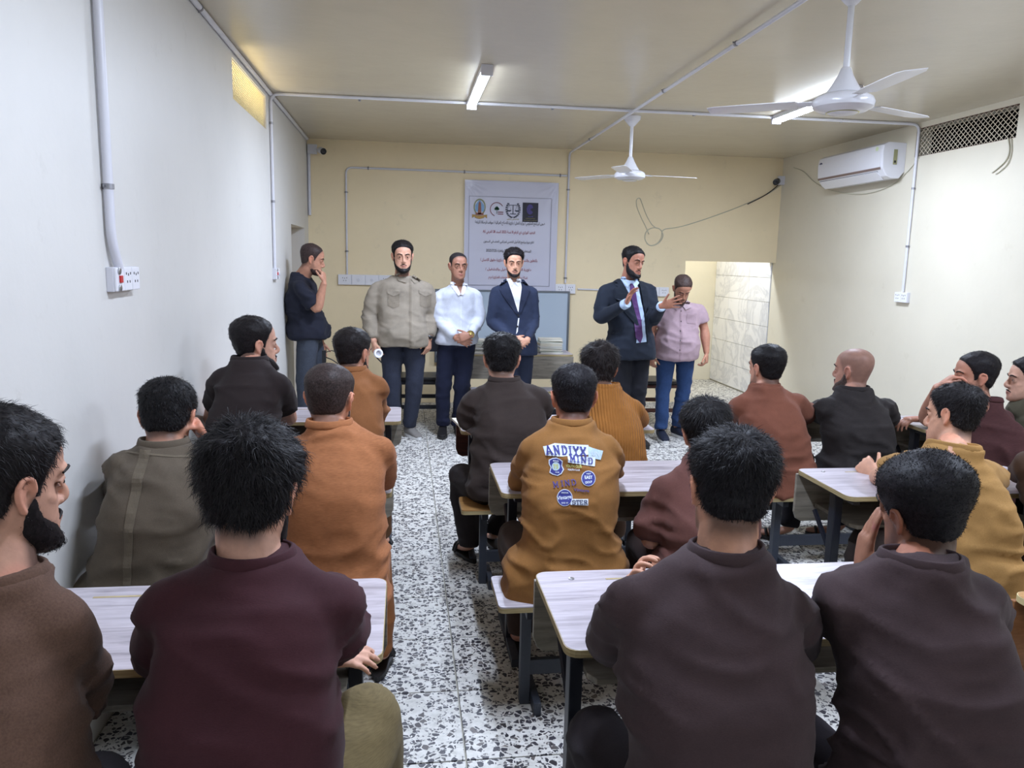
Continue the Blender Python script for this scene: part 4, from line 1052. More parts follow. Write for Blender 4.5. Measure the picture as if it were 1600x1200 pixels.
    if beard:
        bm_ = beard_mask(q)*near*beard.get('shadow', .6); col = col*(1-bm_[:, None])+(hc*.8+base*.18)*bm_[:, None]
    setcol(me, np.clip(col, 0, 1))
    body = link(me, 'body', M_skin, t, O)
    # ---------- facial parts
    if faces:
        for sx in (-1, 1):
            n_ = 14; pts = []; cen = A(sx*.031, .0838, .0005)
            ev = [cen]+[A(sx*.031+.0130*math.cos(2*math.pi*i/n_), .0815-.0035*abs(math.cos(2*math.pi*i/n_))-.004*(sx*math.cos(2*math.pi*i/n_) > .5), .0005+.0040*math.sin(2*math.pi*i/n_)) for i in range(n_)]
            iv = [A(sx*.031+.0050*math.cos(2*math.pi*i/10), .0845, .001+.0042*math.sin(2*math.pi*i/10)) for i in range(10)]
            mb = MB().add(T(np.array(ev)), [(0, i+1, (i+1) % n_+1) for i in range(n_)]).add(T(np.array(iv)), [tuple(range(10))], 1)
            mb.v = [tuple(np.array(p)-O) for p in mb.v]; mb.build('eye', [M_eye, M_iris], body)
            bs_ = Soup(); bs_.limb(T(np.array([(sx*.050, .073, .021), (sx*.034, .0895, .0275), (sx*.013, .0925, .021)])), np.array([.0022, .0042, .0036])*hsc, n=6, m=3)
            link(mesh_of(np.vstack(bs_.v), bs_.f), 'eyebrow', hair_mat((30, 24, 22)), body, O)
    # ---------- hair
    if hair:
        H = hair
        top, side, back, fr = H.get('top', .012), H.get('side', .005), H.get('back', .006), H.get('front', None)
        fr = top*.62 if fr is None else fr
        rec = H.get('recede', 0.)
        def ht(Pn):
            line = [(a, b+(rec if a > .03 else 0)*sstep(np.array(a), .03, .07)) for a, b in HAIRLINE]
            if H.get('line'): line = H['line']
            m_ = sstep(Pn[:, 2]-zline(Pn[:, 1], line)-H.get('up', 0), -.004, .022)
            tt = sstep(Pn[:, 2], .0, .085); fb = sstep(Pn[:, 1], -.02, .07)
            sidev = side*(1-sstep(-Pn[:, 1], .04, .09))+back*sstep(-Pn[:, 1], .04, .09)
            th = (sidev*(1-tt)+(top*(1-fb)+fr*fb)*tt)*m_
            return np.where(m_ > .02, th, 0)
        lump = H.get('lump', .25); ls = H.get('ls', 60)
        bf = lambda Pn: (vnoise(Pn*ls+seed, seed)-.5)*2*lump*.5*(top+side)+(vnoise(Pn*ls*2.2+seed, seed+5)-.5)*lump*.7*(top+side)
        hm, dat = shell(T, O, ht, 'hair', None, t, 5, 72, bf)
        cnt = H.get('n', 1500)
        if cnt:
            g_ = strands(rng, T, *dat, cnt, H.get('len', .016), H.get('lift', .35), H.get('w', .0007), H.get('curl', .18), hsc, front=H.get('comb', .0), whorl=H.get('whorl', (0, -.055, .10)))
            if g_: hm = add_geo(hm, *g_)
        link(hm, 'hair', hair_mat(H['c']), t, O)
    if beard:
        def bt(Pn): 
            m_ = beard_mask(Pn, beard.get('goatee', False)); 
            ch = np.exp(-((Pn[:, 0]/.026)**2+((Pn[:, 2]+.104)/.016)**2))*(Pn[:, 1] > .03)
            jw = np.exp(-((Pn[:, 2]+.10)/.016)**2)*(Pn[:, 1] > .0)
            return np.where(m_ > .12, m_*(beard.get('t', .006)+.007*ch+.0025*jw), 0)
        if beard.get('t', .006) > 0:
            bm2, dat = shell(T, O, bt, 'beard', None, t, 5, 72, lambda Pn: (vnoise(Pn*140, seed)-.5)*.003)
            if beard.get('n', 0):
                g_ = strands(rng, T, *dat, beard['n'], beard.get('len', .008), .55, .0006, .2, hsc, whorl=(0, .03, .08), thmin=.001)
                if g_: bm2 = add_geo(bm2, *g_)
            if len(bm2.polygons): link(bm2, 'beard', hair_mat(hair['c'] if hair else (34, 28, 26)), t, O)
        if beard.get('mo', True):
            bs_ = Soup(); bs_.limb(T(np.array([(-.026, .083, -.066), (-.012, .0930, -.059), (0, .0955, -.057), (.012, .0930, -.059), (.026, .083, -.066)])), np.array([.0020, .0034, .0030, .0034, .0020])*hsc, n=6, m=3)
            link(mesh_of(np.vstack(bs_.v), bs_.f), 'moustache', hair_mat(hair['c'] if hair else (34, 28, 26)), t, O)
    # ---------- shirt
    info = dict(t=t, O=O, T=T, fw=fw, sv=sv, hip=hip, sh=sh, neck=neck, HM=HM)
    if shirt:
        s = Soup(); g_ = shirt.get('ease', .012)
        hem = V3(shirt['hem']) if 'hem' in shirt else hip-A(0, 0, shirt.get('drop', .05))
        fl = shirt.get('flare', 1.0); hf = shirt.get('hf', .138)
        C = [hem, hip+A(0, 0, .02) if 'hem' not in shirt else hem*.5+wst*.5, wst, chest, sh+A(0, 0, .005)-fw*.006, (sh*.38+neck*.62)+A(0, 0, -.002), neck+A(0, 0, .002)]
        Wd = [hip_w*1.06*fl, hip_w*1.05*fl, max(.155*bulk, shirt.get('ww', .0)), half*.90+.03, half*.90+.01, half*.60, .073*hsc]
        Dp = [hf*bulk+belly*.5, hf*bulk+belly, (.118*bulk)+belly, .122*bulk+belly*.3, .098*bulk, .078*bulk, .066*hsc]
        cen = [hem+fw*belly*.3, C[1]+fw*belly*.5, C[2]+fw*belly*.45, C[3]+fw*belly*.1, C[4], C[5], C[6]]
        s.loft(np.array(cen), np.array([U(a+g_) for a in Wd]), np.array([F(a+g_) for a in Dp]), m=4, n=32, e=2.35)
        for side, S in (('L', SL), ('R', SR)):
            a = arms.get(side)
            if not a: continue
            E, Wp = V3(a['e']), V3(a['w']); up = nrm(E-S); lo = nrm(Wp-E); b = a.get('bk', bulk)
            r0 = shirt.get('sr', .064)*b*.94; rS = shirt.get('sr', .064)*.80
            inn = S-sv*(-1 if side == 'L' else 1)*.045-A(0, 0, .010)
            nkb = neck-A(0, 0, .040); tr_ = S-sv*(-1 if side == 'L' else 1)*.012-A(0, 0, .004)
            s.limb([nkb, nkb*.5+tr_*.5+A(0, 0, .002), tr_], [.056, .058, .052*b**.5], m=4, n=16)
            sl = shirt.get('sleeve', 'short')
            if sl == 'short':
                k = shirt.get('sl', .72); p_end = S*(1-k)+E*k
                s.limb([inn, S, S*.6+p_end*.4, p_end], [rS*.85, rS, r0*.96, r0*shirt.get('cuff', .98)], m=4, n=16, caps=False)
            else:
                ce = Wp-lo*(.035 if sl == 'long' else np.linalg.norm(Wp-E)*.45)
                s.limb([inn, S, S*.5+E*.5, E-up*.025, E+lo*.025, E*.5+ce*.5, ce], [rS*.85, rS, r0*.92, r0*.84, r0*.82, r0*.72, r0*shirt.get('cuffr', .60)], m=4, n=14, caps=False)
        me = remesh(s, shirt.get('vox', cvox), 6, .5)
        v = getv(me); nn = getn(me); rel = v-hip
        hgt = np.clip((v[:, 2]-hip[2])/max(.1, sh[2]-hip[2]), -.2, 1.3)
        dax = np.minimum(np.linalg.norm(v-(SL-A(0, 0, .10)), axis=1), np.linalg.norm(v-(SR-A(0, 0, .10)), axis=1))
        wt = .55+.6*sstep(1-hgt, .25, .8)+.7*np.exp(-(dax/.10)**2)
        for side in ('L', 'R'):
            a = arms.get(side)
            if a: wt = wt+.9*np.exp(-(np.linalg.norm(v-V3(a['e']), axis=1)/.09)**2)
        loc = np.stack([rel@sv, rel@fw, rel[:, 2]], 1)
        d = folds(loc, seed*7, shirt.get('wr', .007)*(2.5 if shirt.get('name') != 'jacket' else 1.8), shirt.get('fv', 4.5), shirt.get('fh', 13.))*wt
        d += .0016*(vnoise(loc*45, seed)-.5)
        v = v+nn*d[:, None]; setv(me, v)
        so = link(me, shirt.get('name', 'shirt'), fabric(tuple(shirt['c']), shirt.get('k', 'knit')), t, O)
        info['shirt'] = so
        info['bvh'] = BVHTree.FromPolygons([tuple(x) for x in v], [tuple(p.vertices) for p in me.polygons])
        if shirt.get('collar', 'crew') == 'crew':
            cs = Soup(); a = np.linspace(0, 2*np.pi, 28, endpoint=False)
            ax = nrm((nk2-nb)*A(1, 1, .6)+A(0, 0, .08)); R = []
            c0 = neck+A(0, 0, .010)
            for rad, hh in ((1.05, -.020), (1.13, -.020), (1.13, -.012), (1.06, .004), (1.0, .007), (.96, .004), (.96, -.010)):
                R.append([c0+sv*math.cos(x)*(.0685*hsc+.004)*rad+fw*math.sin(x)*(.064*hsc+.004)*rad+A(0, 0, hh-.010*max(0, math.sin(x)))+0*ax for x in a])
            R = np.array(R+[R[0]]); k_, n_ = R.shape[:2]
            f = [(i*n_+j, i*n_+(j+1) % n_, (i+1)*n_+(j+1) % n_, (i+1)*n_+j) for i in range(k_-1) for j in range(n_)]
            link(mesh_of(R.reshape(-1, 3), f), 'collar', fabric(tuple(shirt['c']), shirt.get('k', 'knit')), t, O)
    # ---------- trousers
    if trousers:
        s = Soup(); tb = trousers.get('b', 1.0); shw = trousers.get('hw', hip_w)
        top_ = hip+A(0, 0, .07)
        if legs.get('L') or legs.get('R'):
            s.loft(np.array([top_, hip+A(0, 0, .03), hip-A(0, 0, .07)]), np.array([U(shw*.86), U(shw), U(shw*.92)]), np.array([F(.085*bulk), F(.112*bulk), F(.10*bulk)]), m=4, n=24, e=2.4)
        for side, sg in (('L', -1), ('R', 1)):
            lg = legs.get(side)
            if not lg: continue
            K, An = V3(lg['k']), V3(lg['a']); Hj = hip+sv*sg*hip_w*.50-A(0, 0, .02)
            up = nrm(K-Hj); lo = nrm(An-K); ce = An+lo*trousers.get('long', .0)
            rt, rk, rc = trousers.get('rt', .090)*tb, trousers.get('rk', .068)*tb, trousers.get('rc', .055)*tb
            s.limb([Hj, Hj*.6+K*.4, K-up*.05, K+lo*.05, K*.5+ce*.5, ce], [rt, rt*.97, rk*1.06, rk*.98, (rk+rc)*.5, rc], m=4, n=18, caps=False)
            s.ball(K, rk*.98)
        me = remesh(s, cvox*1.1, 3, .5); v = getv(me); nn = getn(me); rel = v-hip
        wt = .5+0*v[:, 0]
        for side in ('L', 'R'):
            lg = legs.get(side)
            if lg: wt = wt+.9*np.exp(-(np.linalg.norm(v-V3(lg['k']), axis=1)/.12)**2)+.8*np.exp(-(np.linalg.norm(v-V3(lg['a']), axis=1)/.14)**2)
        v = v+nn*(folds(rel, seed*5+2, trousers.get('wr', .007), 5, 12)*wt)[:, None]; setv(me, v)
        link(me, 'trousers', fabric(tuple(trousers['c']), trousers.get('k', 'knit')), t, O)
    # ---------- footwear
    for side in ('L', 'R'):
        lg = legs.get(side)
        if not lg: continue
        An = V3(lg['a']); fd = nrm(V3(lg.get('f', fw))*A(1, 1, 0)); sd = A(fd[1], -fd[0], 0); g0 = A(An[0], An[1], 0)
        if An[2] < .04: pass
        zf = An[2]-.098 if An[2] > .098 else 0
        def sole(name, off, z0, z1, wk, mat):
            n_ = 22; pts = []
            for i in range(n_):
                a = 2*math.pi*i/n_; y_ = math.cos(a); x_ = math.sin(a)
                ww = (.046 if y_ > 0 else .036)*wk
                pts.append(g0+fd*(.060+y_*.135*off)+sd*x_*ww)
            v = [p+A(0, 0, z0+zf) for p in pts]+[p+A(0, 0, z1+zf) for p in pts]
            link(mesh_of(v, [tuple(range(n_))[::-1], tuple(range(n_, 2*n_))]+[(i, (i+1) % n_, n_+(i+1) % n_, n_+i) for i in range(n_)]), name, mat, pr, PO, smooth=False)
        if shoes == 'sandal':
            pr = t; PO = O
            sole('sandal_sole', 1.0, .002, .022, 1.0, M_sandal)
            bs_ = Soup()
            for q in (.10, .125):
                bs_.limb([g0+fd*q-sd*.046+A(0, 0, .02+zf), g0+fd*(q+.01)-sd*.026+A(0, 0, .058+zf), g0+fd*(q+.012)+sd*.016+A(0, 0, .058+zf), g0+fd*q+sd*.046+A(0, 0, .02+zf)], [.009]*4, n=6, m=3, flat=.5, ref=A(0, 0, 1))
            link(mesh_of(np.vstack(bs_.v), bs_.f), 'sandal_strap', M_sandal, t, O)
        else:
            sc_, wk = shoes
            pr = t; PO = O
            sole('shoe_sole', 1.06, .0, .026, 1.10, wk)
            bs_ = Soup(); c_ = g0+A(0, 0, zf)
            C = [c_-fd*.078+A(0, 0, .05), c_-fd*.055+A(0, 0, .06), c_+A(0, 0, .062), c_+fd*.06+A(0, 0, .052), c_+fd*.125+A(0, 0, .040), c_+fd*.175+A(0, 0, .030), c_+fd*.195+A(0, 0, .026)]
            bs_.loft(np.array(C), np.array([sd*x for x in (.015, .034, .038, .043, .046, .036, .012)]), np.array([A(0, 0, x) for x in (.02, .042, .046, .036, .024, .016, .006)]), m=4, n=16, e=2.3)
            link(mesh_of(np.vstack(bs_.v), bs_.f), 'shoe', fabric(tuple(sc_), 'wool', .6), t, O)
    return info
def hid_(a, b): return a
def beard_mask(P, goatee=False):
    x, y_, z = P[:, 0], P[:, 1], P[:, 2]
    if goatee:
        return sstep(.034-np.abs(x), 0, .008)*sstep(y_, .05, .065)*sstep(-.080-z, 0, .008)
    up = np.interp(y_, [-.02, .012, .022, .036, .055, .072, .085, .1], [.0, .004, -.020, -.044, -.056, -.066, -.080, -.082])
    up = np.where((np.abs(x) < .026) & (y_ > .07), -.084, up)
    return sstep(up-z, 0, .018)*sstep(y_, -.006, .016)
# ---------------- pieces draped over a garment
def drape(info, outline, org, right, up, name, mat, off=.004, thick=.002, res=.012, dirv=None):
    """outline: 2-D polygon (metres) in the plane org/right/up, thrown on the shirt along -dirv"""
    right, up = nrm(right), nrm(up); dv = nrm(np.cross(right, up)) if dirv is None else nrm(dirv)
    bm = bmesh.new(); vs_ = [bm.verts.new((a, b, 0)) for a, b in outline]; fc = bm.faces.new(vs_)
    bmesh.ops.triangulate(bm, faces=[fc])
    for _ in range(6):
        ed = [e for e in bm.edges if e.calc_length() > res]
        if not ed or len(bm.verts) > 1500: break
        bmesh.ops.subdivide_edges(bm, edges=ed, cuts=1); bmesh.ops.triangulate(bm, faces=bm.faces[:])
    P = [v.co.copy() for v in bm.verts]; bm.verts.index_update(); F_ = [[v.index for v in f.verts] for f in bm.faces]; bm.free()
    return drape_pts(info, P, F_, org, right, up, dv, name, mat, off, thick)
def drape_pts(info, P, F_, org, right, up, dv, name, mat, off, thick):
    out = []; last = None
    for p in P:
        w = Vector(org)+Vector(right)*p[0]+Vector(up)*p[1]; d = Vector(dv)
        h = info['bvh'].ray_cast(w+d*.45, -d, .9)
        if h[0] is None:
            q = info['bvh'].find_nearest(w, .6)
            if q[0] is not None:
                t_ = (q[0]-w).dot(d); w2 = w+d*t_
                out.append(np.array(w2)+dv*off if (q[0]-w2).length < .035 else None)
            else: out.append(None)
        else: out.append(np.array(h[0])+dv*off)
    good = [o for o in out if o is not None]
    if not good: return None
    ok = [o is not None for o in out]; F_ = [f for f in F_ if all(ok[i] for i in f)]
    out = [o if o is not None else good[0] for o in out]
    n = len(out); v = [o for o in out]+[o-dv*thick for o in out]
    # boundary
    cnt = {}
    for f in F_:
        for i in range(len(f)):
            e = (f[i], f[(i+1) % len(f)]); cnt[tuple(sorted(e))] = cnt.get(tuple(sorted(e)), 0)+1
    fs = [tuple(f) for f in F_]+[tuple(i+n for i in f[::-1]) for f in F_]
    for f in F_:
        for i in range(len(f)):
            e = (f[i], f[(i+1) % len(f)])
            if cnt[tuple(sorted(e))] == 1: fs.append((e[1], e[0], e[0]+n, e[1]+n))
    return link(mesh_of(v, fs), name, mat, info['t'], info['O'], smooth=False)
def drape_text(info, txt, org, right, up, name, mat, width, height, off=.006, bold=.0, rot=0):
    v, f = text_mesh(txt, 1, width, bold, height)
    if not v: return
    right, up = nrm(right), nrm(up); c, s = math.cos(rot), math.sin(rot)
    P = [(a*c-b*s, a*s+b*c) for a, b in v]
    return drape_pts(info, P, [list(x) for x in f], org, right, up, nrm(np.cross(right, up)), name, mat, off, .0005)
# ------------------------------------------------------------------ test figures
def W(px, py, Y): return A(*at(px, py, Y))
UPZ = A(0, 0, 1)
BLK = (26, 22, 24)
def seat_legs(hip, sv=(1, 0, 0), fw=(0, 1, 0), spread=.13, kz=.50, kf=.42, ankle=None):
    sv, fw = V3(sv), V3(fw); d = {}
    for s_, k in (('L', -1), ('R', 1)):
        K = hip+sv*k*spread+fw*kf; K[2] = kz
        An = K+fw*.02; An[2] = .10; d[s_] = dict(k=K, a=An, f=fw+sv*k*.15)
    return d
# ------------------------------------------------------------------ the seated men
DK = (40, 34, 36)
def Z(v, z): v = np.array(v); v[2] = z; return v
def desk_arms(eL, wL, eR, wR, z=.80, **k):
    return {'L': dict(e=Z(eL, z), w=Z(wL, z-.012), d=(.8, .6, 0), n=(0, 0, 1), t=(.5, 1, 0), **k), 'R': dict(e=Z(eR, z), w=Z(wR, z-.012), d=(-.8, .6, 0), n=(0, 0, 1), t=(-.5, 1, 0), **k)}
def G(p): return (p[0], p[1], 0)

# --- nearest row, left column
hip = Z(W(-30, 1150, 1.28), .53)
arms = {'R': dict(e=Z(W(128, 985, 1.52), .80), w=Z(W(100, 985, 1.80), .79), d=(-.3, 1, 0), n=(0, 0, 1), t=(-1, 0, 0)), 'L': dict(e=Z(W(-130, 960, 1.62), .80), w=Z(W(-30, 960, 1.8), .79), d=(.8, .6, 0), n=(0, 0, 1), t=(.5, 1, 0))}
legs = seat_legs(hip); legs['R']['k'] = Z(W(150, 1185, 1.62), .52)
person('man in a tan brown waffle shirt with a black beard at the left edge', G(hip), W(-8, 895, 1.36), W(-120, 1000, 1.36), W(92, 975, 1.33), hip, W(4, 758, 1.42), 8, 38, 6, 0, 1.04, arms, legs, (196, 150, 128),
  hair=dict(c=BLK, top=.020, side=.008, back=.012, n=9000, len=.020, lift=.25, w=.0006), beard=dict(t=.005, n=3500, shadow=.95, len=.010),
  shirt=dict(c=(98, 74, 62), k='waffle', wr=.006, sl=.88, drop=.10), trousers=dict(c=(36, 32, 34)), vox=.0045, seed=1, bulk=1.02, dz=0, st=dict(nose=.4))

hip = Z(W(375, 1250, 1.30), .52)
arms = {'R': dict(e=Z(W(524, 938, 1.60), .84), w=Z(W(480, 1000, 1.80), .785), d=(-1, .3, 0), n=(0, 0, 1), t=(0, 1, 0)),
        'L': dict(e=Z(W(270, 950, 1.60), .82), w=W(489, 1000, 1.64), d=(1, .20, -.05), n=(0, -.25, 1), t=(0, 1, .3), curl=(20, 22, 24, 28), spread=.08, hs=.90, tcurl=30)}
arms['L']['w'][2] = .785
legs = seat_legs(hip); legs['R'] = dict(k=W(570, 1132, 1.56), a=Z(W(570, 1132, 1.68), .10), f=(.2, 1, 0))
person('man in a dark maroon shirt and khaki trousers with thick wavy black hair', G(hip), W(395, 866, 1.44), W(272, 948, 1.40), W(512, 944, 1.40), hip, W(394, 766, 1.50), 0, 14, 12, 0, 1.0, arms, legs, (206, 160, 138),
  hair=dict(c=(22, 19, 22), top=.026, side=.014, back=.013, n=11000, len=.030, lift=.28, w=.0006, curl=.22, lump=.45, ls=45), beard=dict(t=.003, n=0, shadow=.7),
  shirt=dict(c=(62, 32, 38), sleeve='short', sl=.97, wr=.007, drop=.14, flare=1.05, sr=.068), trousers=dict(c=(112, 98, 68), k='slub', rk=.082, rt=.10, rc=.07, wr=.006), vox=.005, seed=2, bulk=1.05, dz=-.008)

# --- nearest row, middle column
hip = Z(W(1130, 1260, 1.28), .52)
arms = {'L': dict(e=Z(W(958, 978, 1.62), .80), w=W(1016, 945, 1.84), d=(-.35, .3, .62), n=(-.6, .6, .3), t=(.3, -.4, 1), curl=(70, 72, 74, 76)),
        'R': dict(e=Z(W(1240, 985, 1.60), .81), w=Z(W(1130, 980, 1.86), .785), d=(-1, .3, 0), n=(0, 0, 1), t=(0, 1, 0))}
legs = seat_legs(hip); legs['L'] = dict(k=W(930, 1150, 1.66), a=Z(W(930, 1150, 1.76), .10), f=(-.2, 1, 0))
person('man in a dark purple brown sweater in the nearest middle seat', G(hip), W(1135, 858, 1.42), W(985, 940, 1.40), W(1222, 948, 1.40), hip, W(1141, 756, 1.50), 0, 4, 8, -4, .98, arms, legs, (200, 150, 124),
  hair=dict(c=(22, 20, 24), top=.019, side=.008, back=.007, n=11000, len=.022, lift=.35, w=.0006, curl=.25, lump=.4, ls=50), beard=dict(t=0, mo=False, n=0, shadow=.6),
  shirt=dict(c=(64, 50, 52), sleeve='long', wr=.006, drop=.14, sr=.070), trousers=dict(c=(40, 34, 38), rk=.075, rt=.092), vox=.005, seed=3, bulk=1.04, nthick=.064, dz=-.014)

hip = Z(W(1470, 1240, 1.30), .52)
arms = {'L': dict(e=Z(W(1308, 975, 1.68), .80), w=W(1346, 893, 1.66), d=(.12, .10, 1), n=(-.9, .2, 0), t=(.25, -1, .2), curl=(10, 12, 14, 20), spread=.03, tcurl=10, hs=.96),
        'R': dict(e=Z(W(1530, 980, 1.66), .81), w=Z(W(1430, 960, 1.90), .785), d=(-1, .3, 0), n=(0, 0, 1), t=(0, 1, 0))}
person('man in a dark purple brown shirt resting his cheek on his hand', G(hip), W(1438, 872, 1.42), W(1318, 944, 1.44), W(1522, 940, 1.40), hip, W(1440, 792, 1.52), -4, -14, 4, 8, .97, arms, seat_legs(hip), (150, 106, 84),
  hair=dict(c=(24, 22, 26), top=.028, side=.010, back=.009, n=16000, len=.007, lift=.9, w=.0006, curl=.5, lump=.10, ls=140, whorl=(0, 0, 0)), beard=dict(t=0, mo=False, n=0, shadow=.4),
  shirt=dict(c=(66, 52, 54), sleeve='short', sl=.86, wr=.009, drop=.14, flare=1.04), trousers=dict(c=(46, 40, 46), rk=.072), vox=.005, seed=4, bulk=1.02, dz=-.010)

# --- second row, left column
hip = Z(W(232, 900, 2.58), .53)
arms = {'R': dict(e=Z(W(352, 745, 2.95), .80), w=W(322, 692, 2.78), d=(-.25, -.35, 1), n=(.7, .3, .2), t=(-.6, .8, .2), curl=(80, 80, 80, 80), tcurl=40), 'L': dict(e=Z(W(198, 770, 2.90), .80), w=Z(W(230, 755, 3.15), .785), d=(1, .2, 0), n=(0, 0, 1), t=(0, 1, 0))}
OLV = person('man in an olive grey shirt with back seam strip, fist at his ear', G(hip), W(256, 690, 2.66), W(191, 732, 2.62), W(334, 728, 2.62), hip, W(262, 642, 2.74), 0, 4, 20, 0, 1.02, arms, seat_legs(hip), (190, 140, 116),
  hair=dict(c=(20, 18, 20), top=.015, side=.010, back=.011, n=9000, len=.014, lift=.35, w=.0007), shirt=dict(c=(92, 82, 70), k='poplin', sleeve='long', wr=.007, drop=.10, flare=1.08, sr=.068), trousers=dict(c=(60, 54, 46)), vox=.0055, seed=5, bulk=1.06)

hip = Z(W(525, 880, 2.62), .53)
arms = {'R': dict(e=Z(W(602, 752, 2.98), .80), w=Z(W(530, 750, 3.2), .785), d=(-1, .2, 0), n=(0, 0, 1), t=(0, 1, 0)), 'L': dict(e=Z(W(455, 765, 2.95), .80), w=Z(W(510, 750, 3.15), .785), d=(1, .2, 0), n=(0, 0, 1), t=(0, 1, 0))}
legs = seat_legs(hip); legs['R'] = dict(k=W(585, 872, 2.92), a=A(-.10, 2.96, .10), f=(.1, 1, 0))
person('man in a bright orange brown T-shirt and matching trousers by the aisle', G(hip), W(515, 660, 2.70), W(470, 706, 2.68), W(592, 704, 2.68), hip, W(516, 613, 2.78), 4, 22, 6, 0, 1.02, arms, legs, (196, 144, 118),
  hair=dict(c=(52, 42, 40), top=.007, side=.004, back=.005, n=7000, len=.006, lift=.6, w=.0006, scalp=.7), beard=dict(t=.002, mo=False, n=0, shadow=.5),
  shirt=dict(c=(158, 102, 66), k='slub', sleeve='short', sl=.92, wr=.005, drop=.10, flare=.92), trousers=dict(c=(150, 96, 56), wr=.010, rk=.068), vox=.0055, seed=6, bulk=1.02)

# --- front row, left column
hip = Z(W(378, 705, 3.82), .53)
arms = {'R': dict(e=Z(W(452, 648, 4.20), .80), w=Z(W(415, 648, 4.45), .785), d=(-1, .3, 0), n=(0, 0, 1), t=(0, 1, 0)), 'L': dict(e=Z(W(330, 660, 4.2), .80), w=Z(W(385, 655, 4.45), .785), d=(1, .3, 0), n=(0, 0, 1), t=(0, 1, 0))}
person('bearded man in a black brown T-shirt leaning on the front left desk', G(hip), W(390, 560, 3.98), W(352, 592, 3.94), W(434, 600, 3.90), hip, W(398, 531, 4.06), 14, 62, 0, 0, 1.12, arms, seat_legs(hip), (206, 160, 138),
  hair=dict(c=(26, 22, 24), top=.014, side=.006, back=.007, n=3500, len=.010, lift=.3, w=.0007), beard=dict(t=.010, n=1500, shadow=.9),
  shirt=dict(c=(46, 38, 38), sleeve='short', sl=.62, wr=.006, drop=.10, sr=.072, hem=hip-A(0, 0, .06)), trousers=dict(c=(40, 36, 36)), vox=.006, seed=7, bulk=1.12)

hip = Z(W(548, 700, 3.82), .53)
arms = {'R': dict(e=Z(W(592, 640, 4.16), .80), w=Z(W(555, 640, 4.42), .785), d=(-1, .3, 0), n=(0, 0, 1), t=(0, 1, 0)), 'L': dict(e=Z(W(515, 650, 4.1), .80), w=Z(W(550, 640, 4.4), .785), d=(1, .3, 0), n=(0, 0, 1), t=(0, 1, 0))}
person('man in a toffee brown T-shirt at the right end of the front left desk', G(hip), W(548, 575, 3.92), W(522, 602, 3.90), W(587, 602, 3.88), hip, W(552, 545, 3.99), 6, 38, 4, 0, 1.02, arms, seat_legs(hip), (196, 146, 122),
  hair=dict(c=(30, 25, 26), top=.013, side=.006, back=.007, n=3500, len=.010, lift=.3, w=.0007), beard=dict(t=.003, n=0, shadow=.6, mo=False),
  shirt=dict(c=(146, 96, 60), sleeve='short', sl=.9, wr=.006, drop=.10), trousers=dict(c=(110, 76, 50)), vox=.006, seed=8, bulk=.95)

# --- second row, middle column
hip = Z(W(885, 850, 2.70), .53)
arms = {'L': dict(e=Z(W(818, 755, 3.0), .80), w=Z(W(868, 742, 3.22), .785), d=(1, .25, 0), n=(0, 0, 1), t=(0, 1, 0)),
        'R': dict(e=Z(W(954, 752, 3.02), .80), w=Z(W(905, 745, 3.2), .785), d=(-1, .2, 0), n=(0, 0, 1), t=(0, 1, 0))}
legs = seat_legs(hip); legs['L'] = dict(k=A(.46, 3.12, .50), a=A(.49, 3.06, .10), f=(.0, 1, 0))
PRN = person('man in a mustard brown sweater with blue and white printed patches', G(hip), W(893, 657, 2.83), W(833, 704, 2.80), W(949, 702, 2.80), hip, W(896, 612, 2.90), 0, 0, 8, 0, 1.0, arms, legs, (176, 120, 96),
  hair=dict(c=(24, 22, 26), top=.014, side=.005, back=.007, n=9000, len=.011, lift=.35, w=.0006),
  shirt=dict(c=(138, 96, 52), sleeve='long', wr=.007, flare=1.14, drop=.10, hem=hip-A(0, 0, .10), sr=.064, vox=.010), trousers=dict(c=(60, 44, 36)), vox=.0055, seed=9, bulk=1.02)

hip = Z(W(1110, 860, 2.62), .53)
arms = {'L': dict(e=W(1016, 845, 2.72), w=Z(W(1040, 830, 2.98), .66), d=(.6, .8, .1), n=(0, 0, 1), t=(1, 0, 0)), 'R': dict(e=Z(W(1170, 770, 3.0), .80), w=Z(W(1120, 760, 3.2), .785), d=(-1, .3, 0), n=(0, 0, 1), t=(0, 1, 0))}
person('man in a reddish brown T-shirt half hidden by the nearest middle man', G(hip), W(1108, 712, 2.72), W(1046, 762, 2.70), W(1166, 762, 2.70), hip, W(1103, 668, 2.80), 0, 6, 10, 6, 1.02, arms, seat_legs(hip), (196, 148, 124),
  hair=dict(c=(22, 20, 22), top=.020, side=.008, back=.008, n=7000, len=.030, lift=.18, w=.0007, curl=.10, lump=.3), beard=dict(t=0, n=0, mo=False, shadow=.4),
  shirt=dict(c=(96, 62, 56), sleeve='short', sl=.88, wr=.007, drop=.10, flare=1.04), trousers=dict(c=(60, 44, 40)), vox=.0055, seed=10, bulk=1.0)

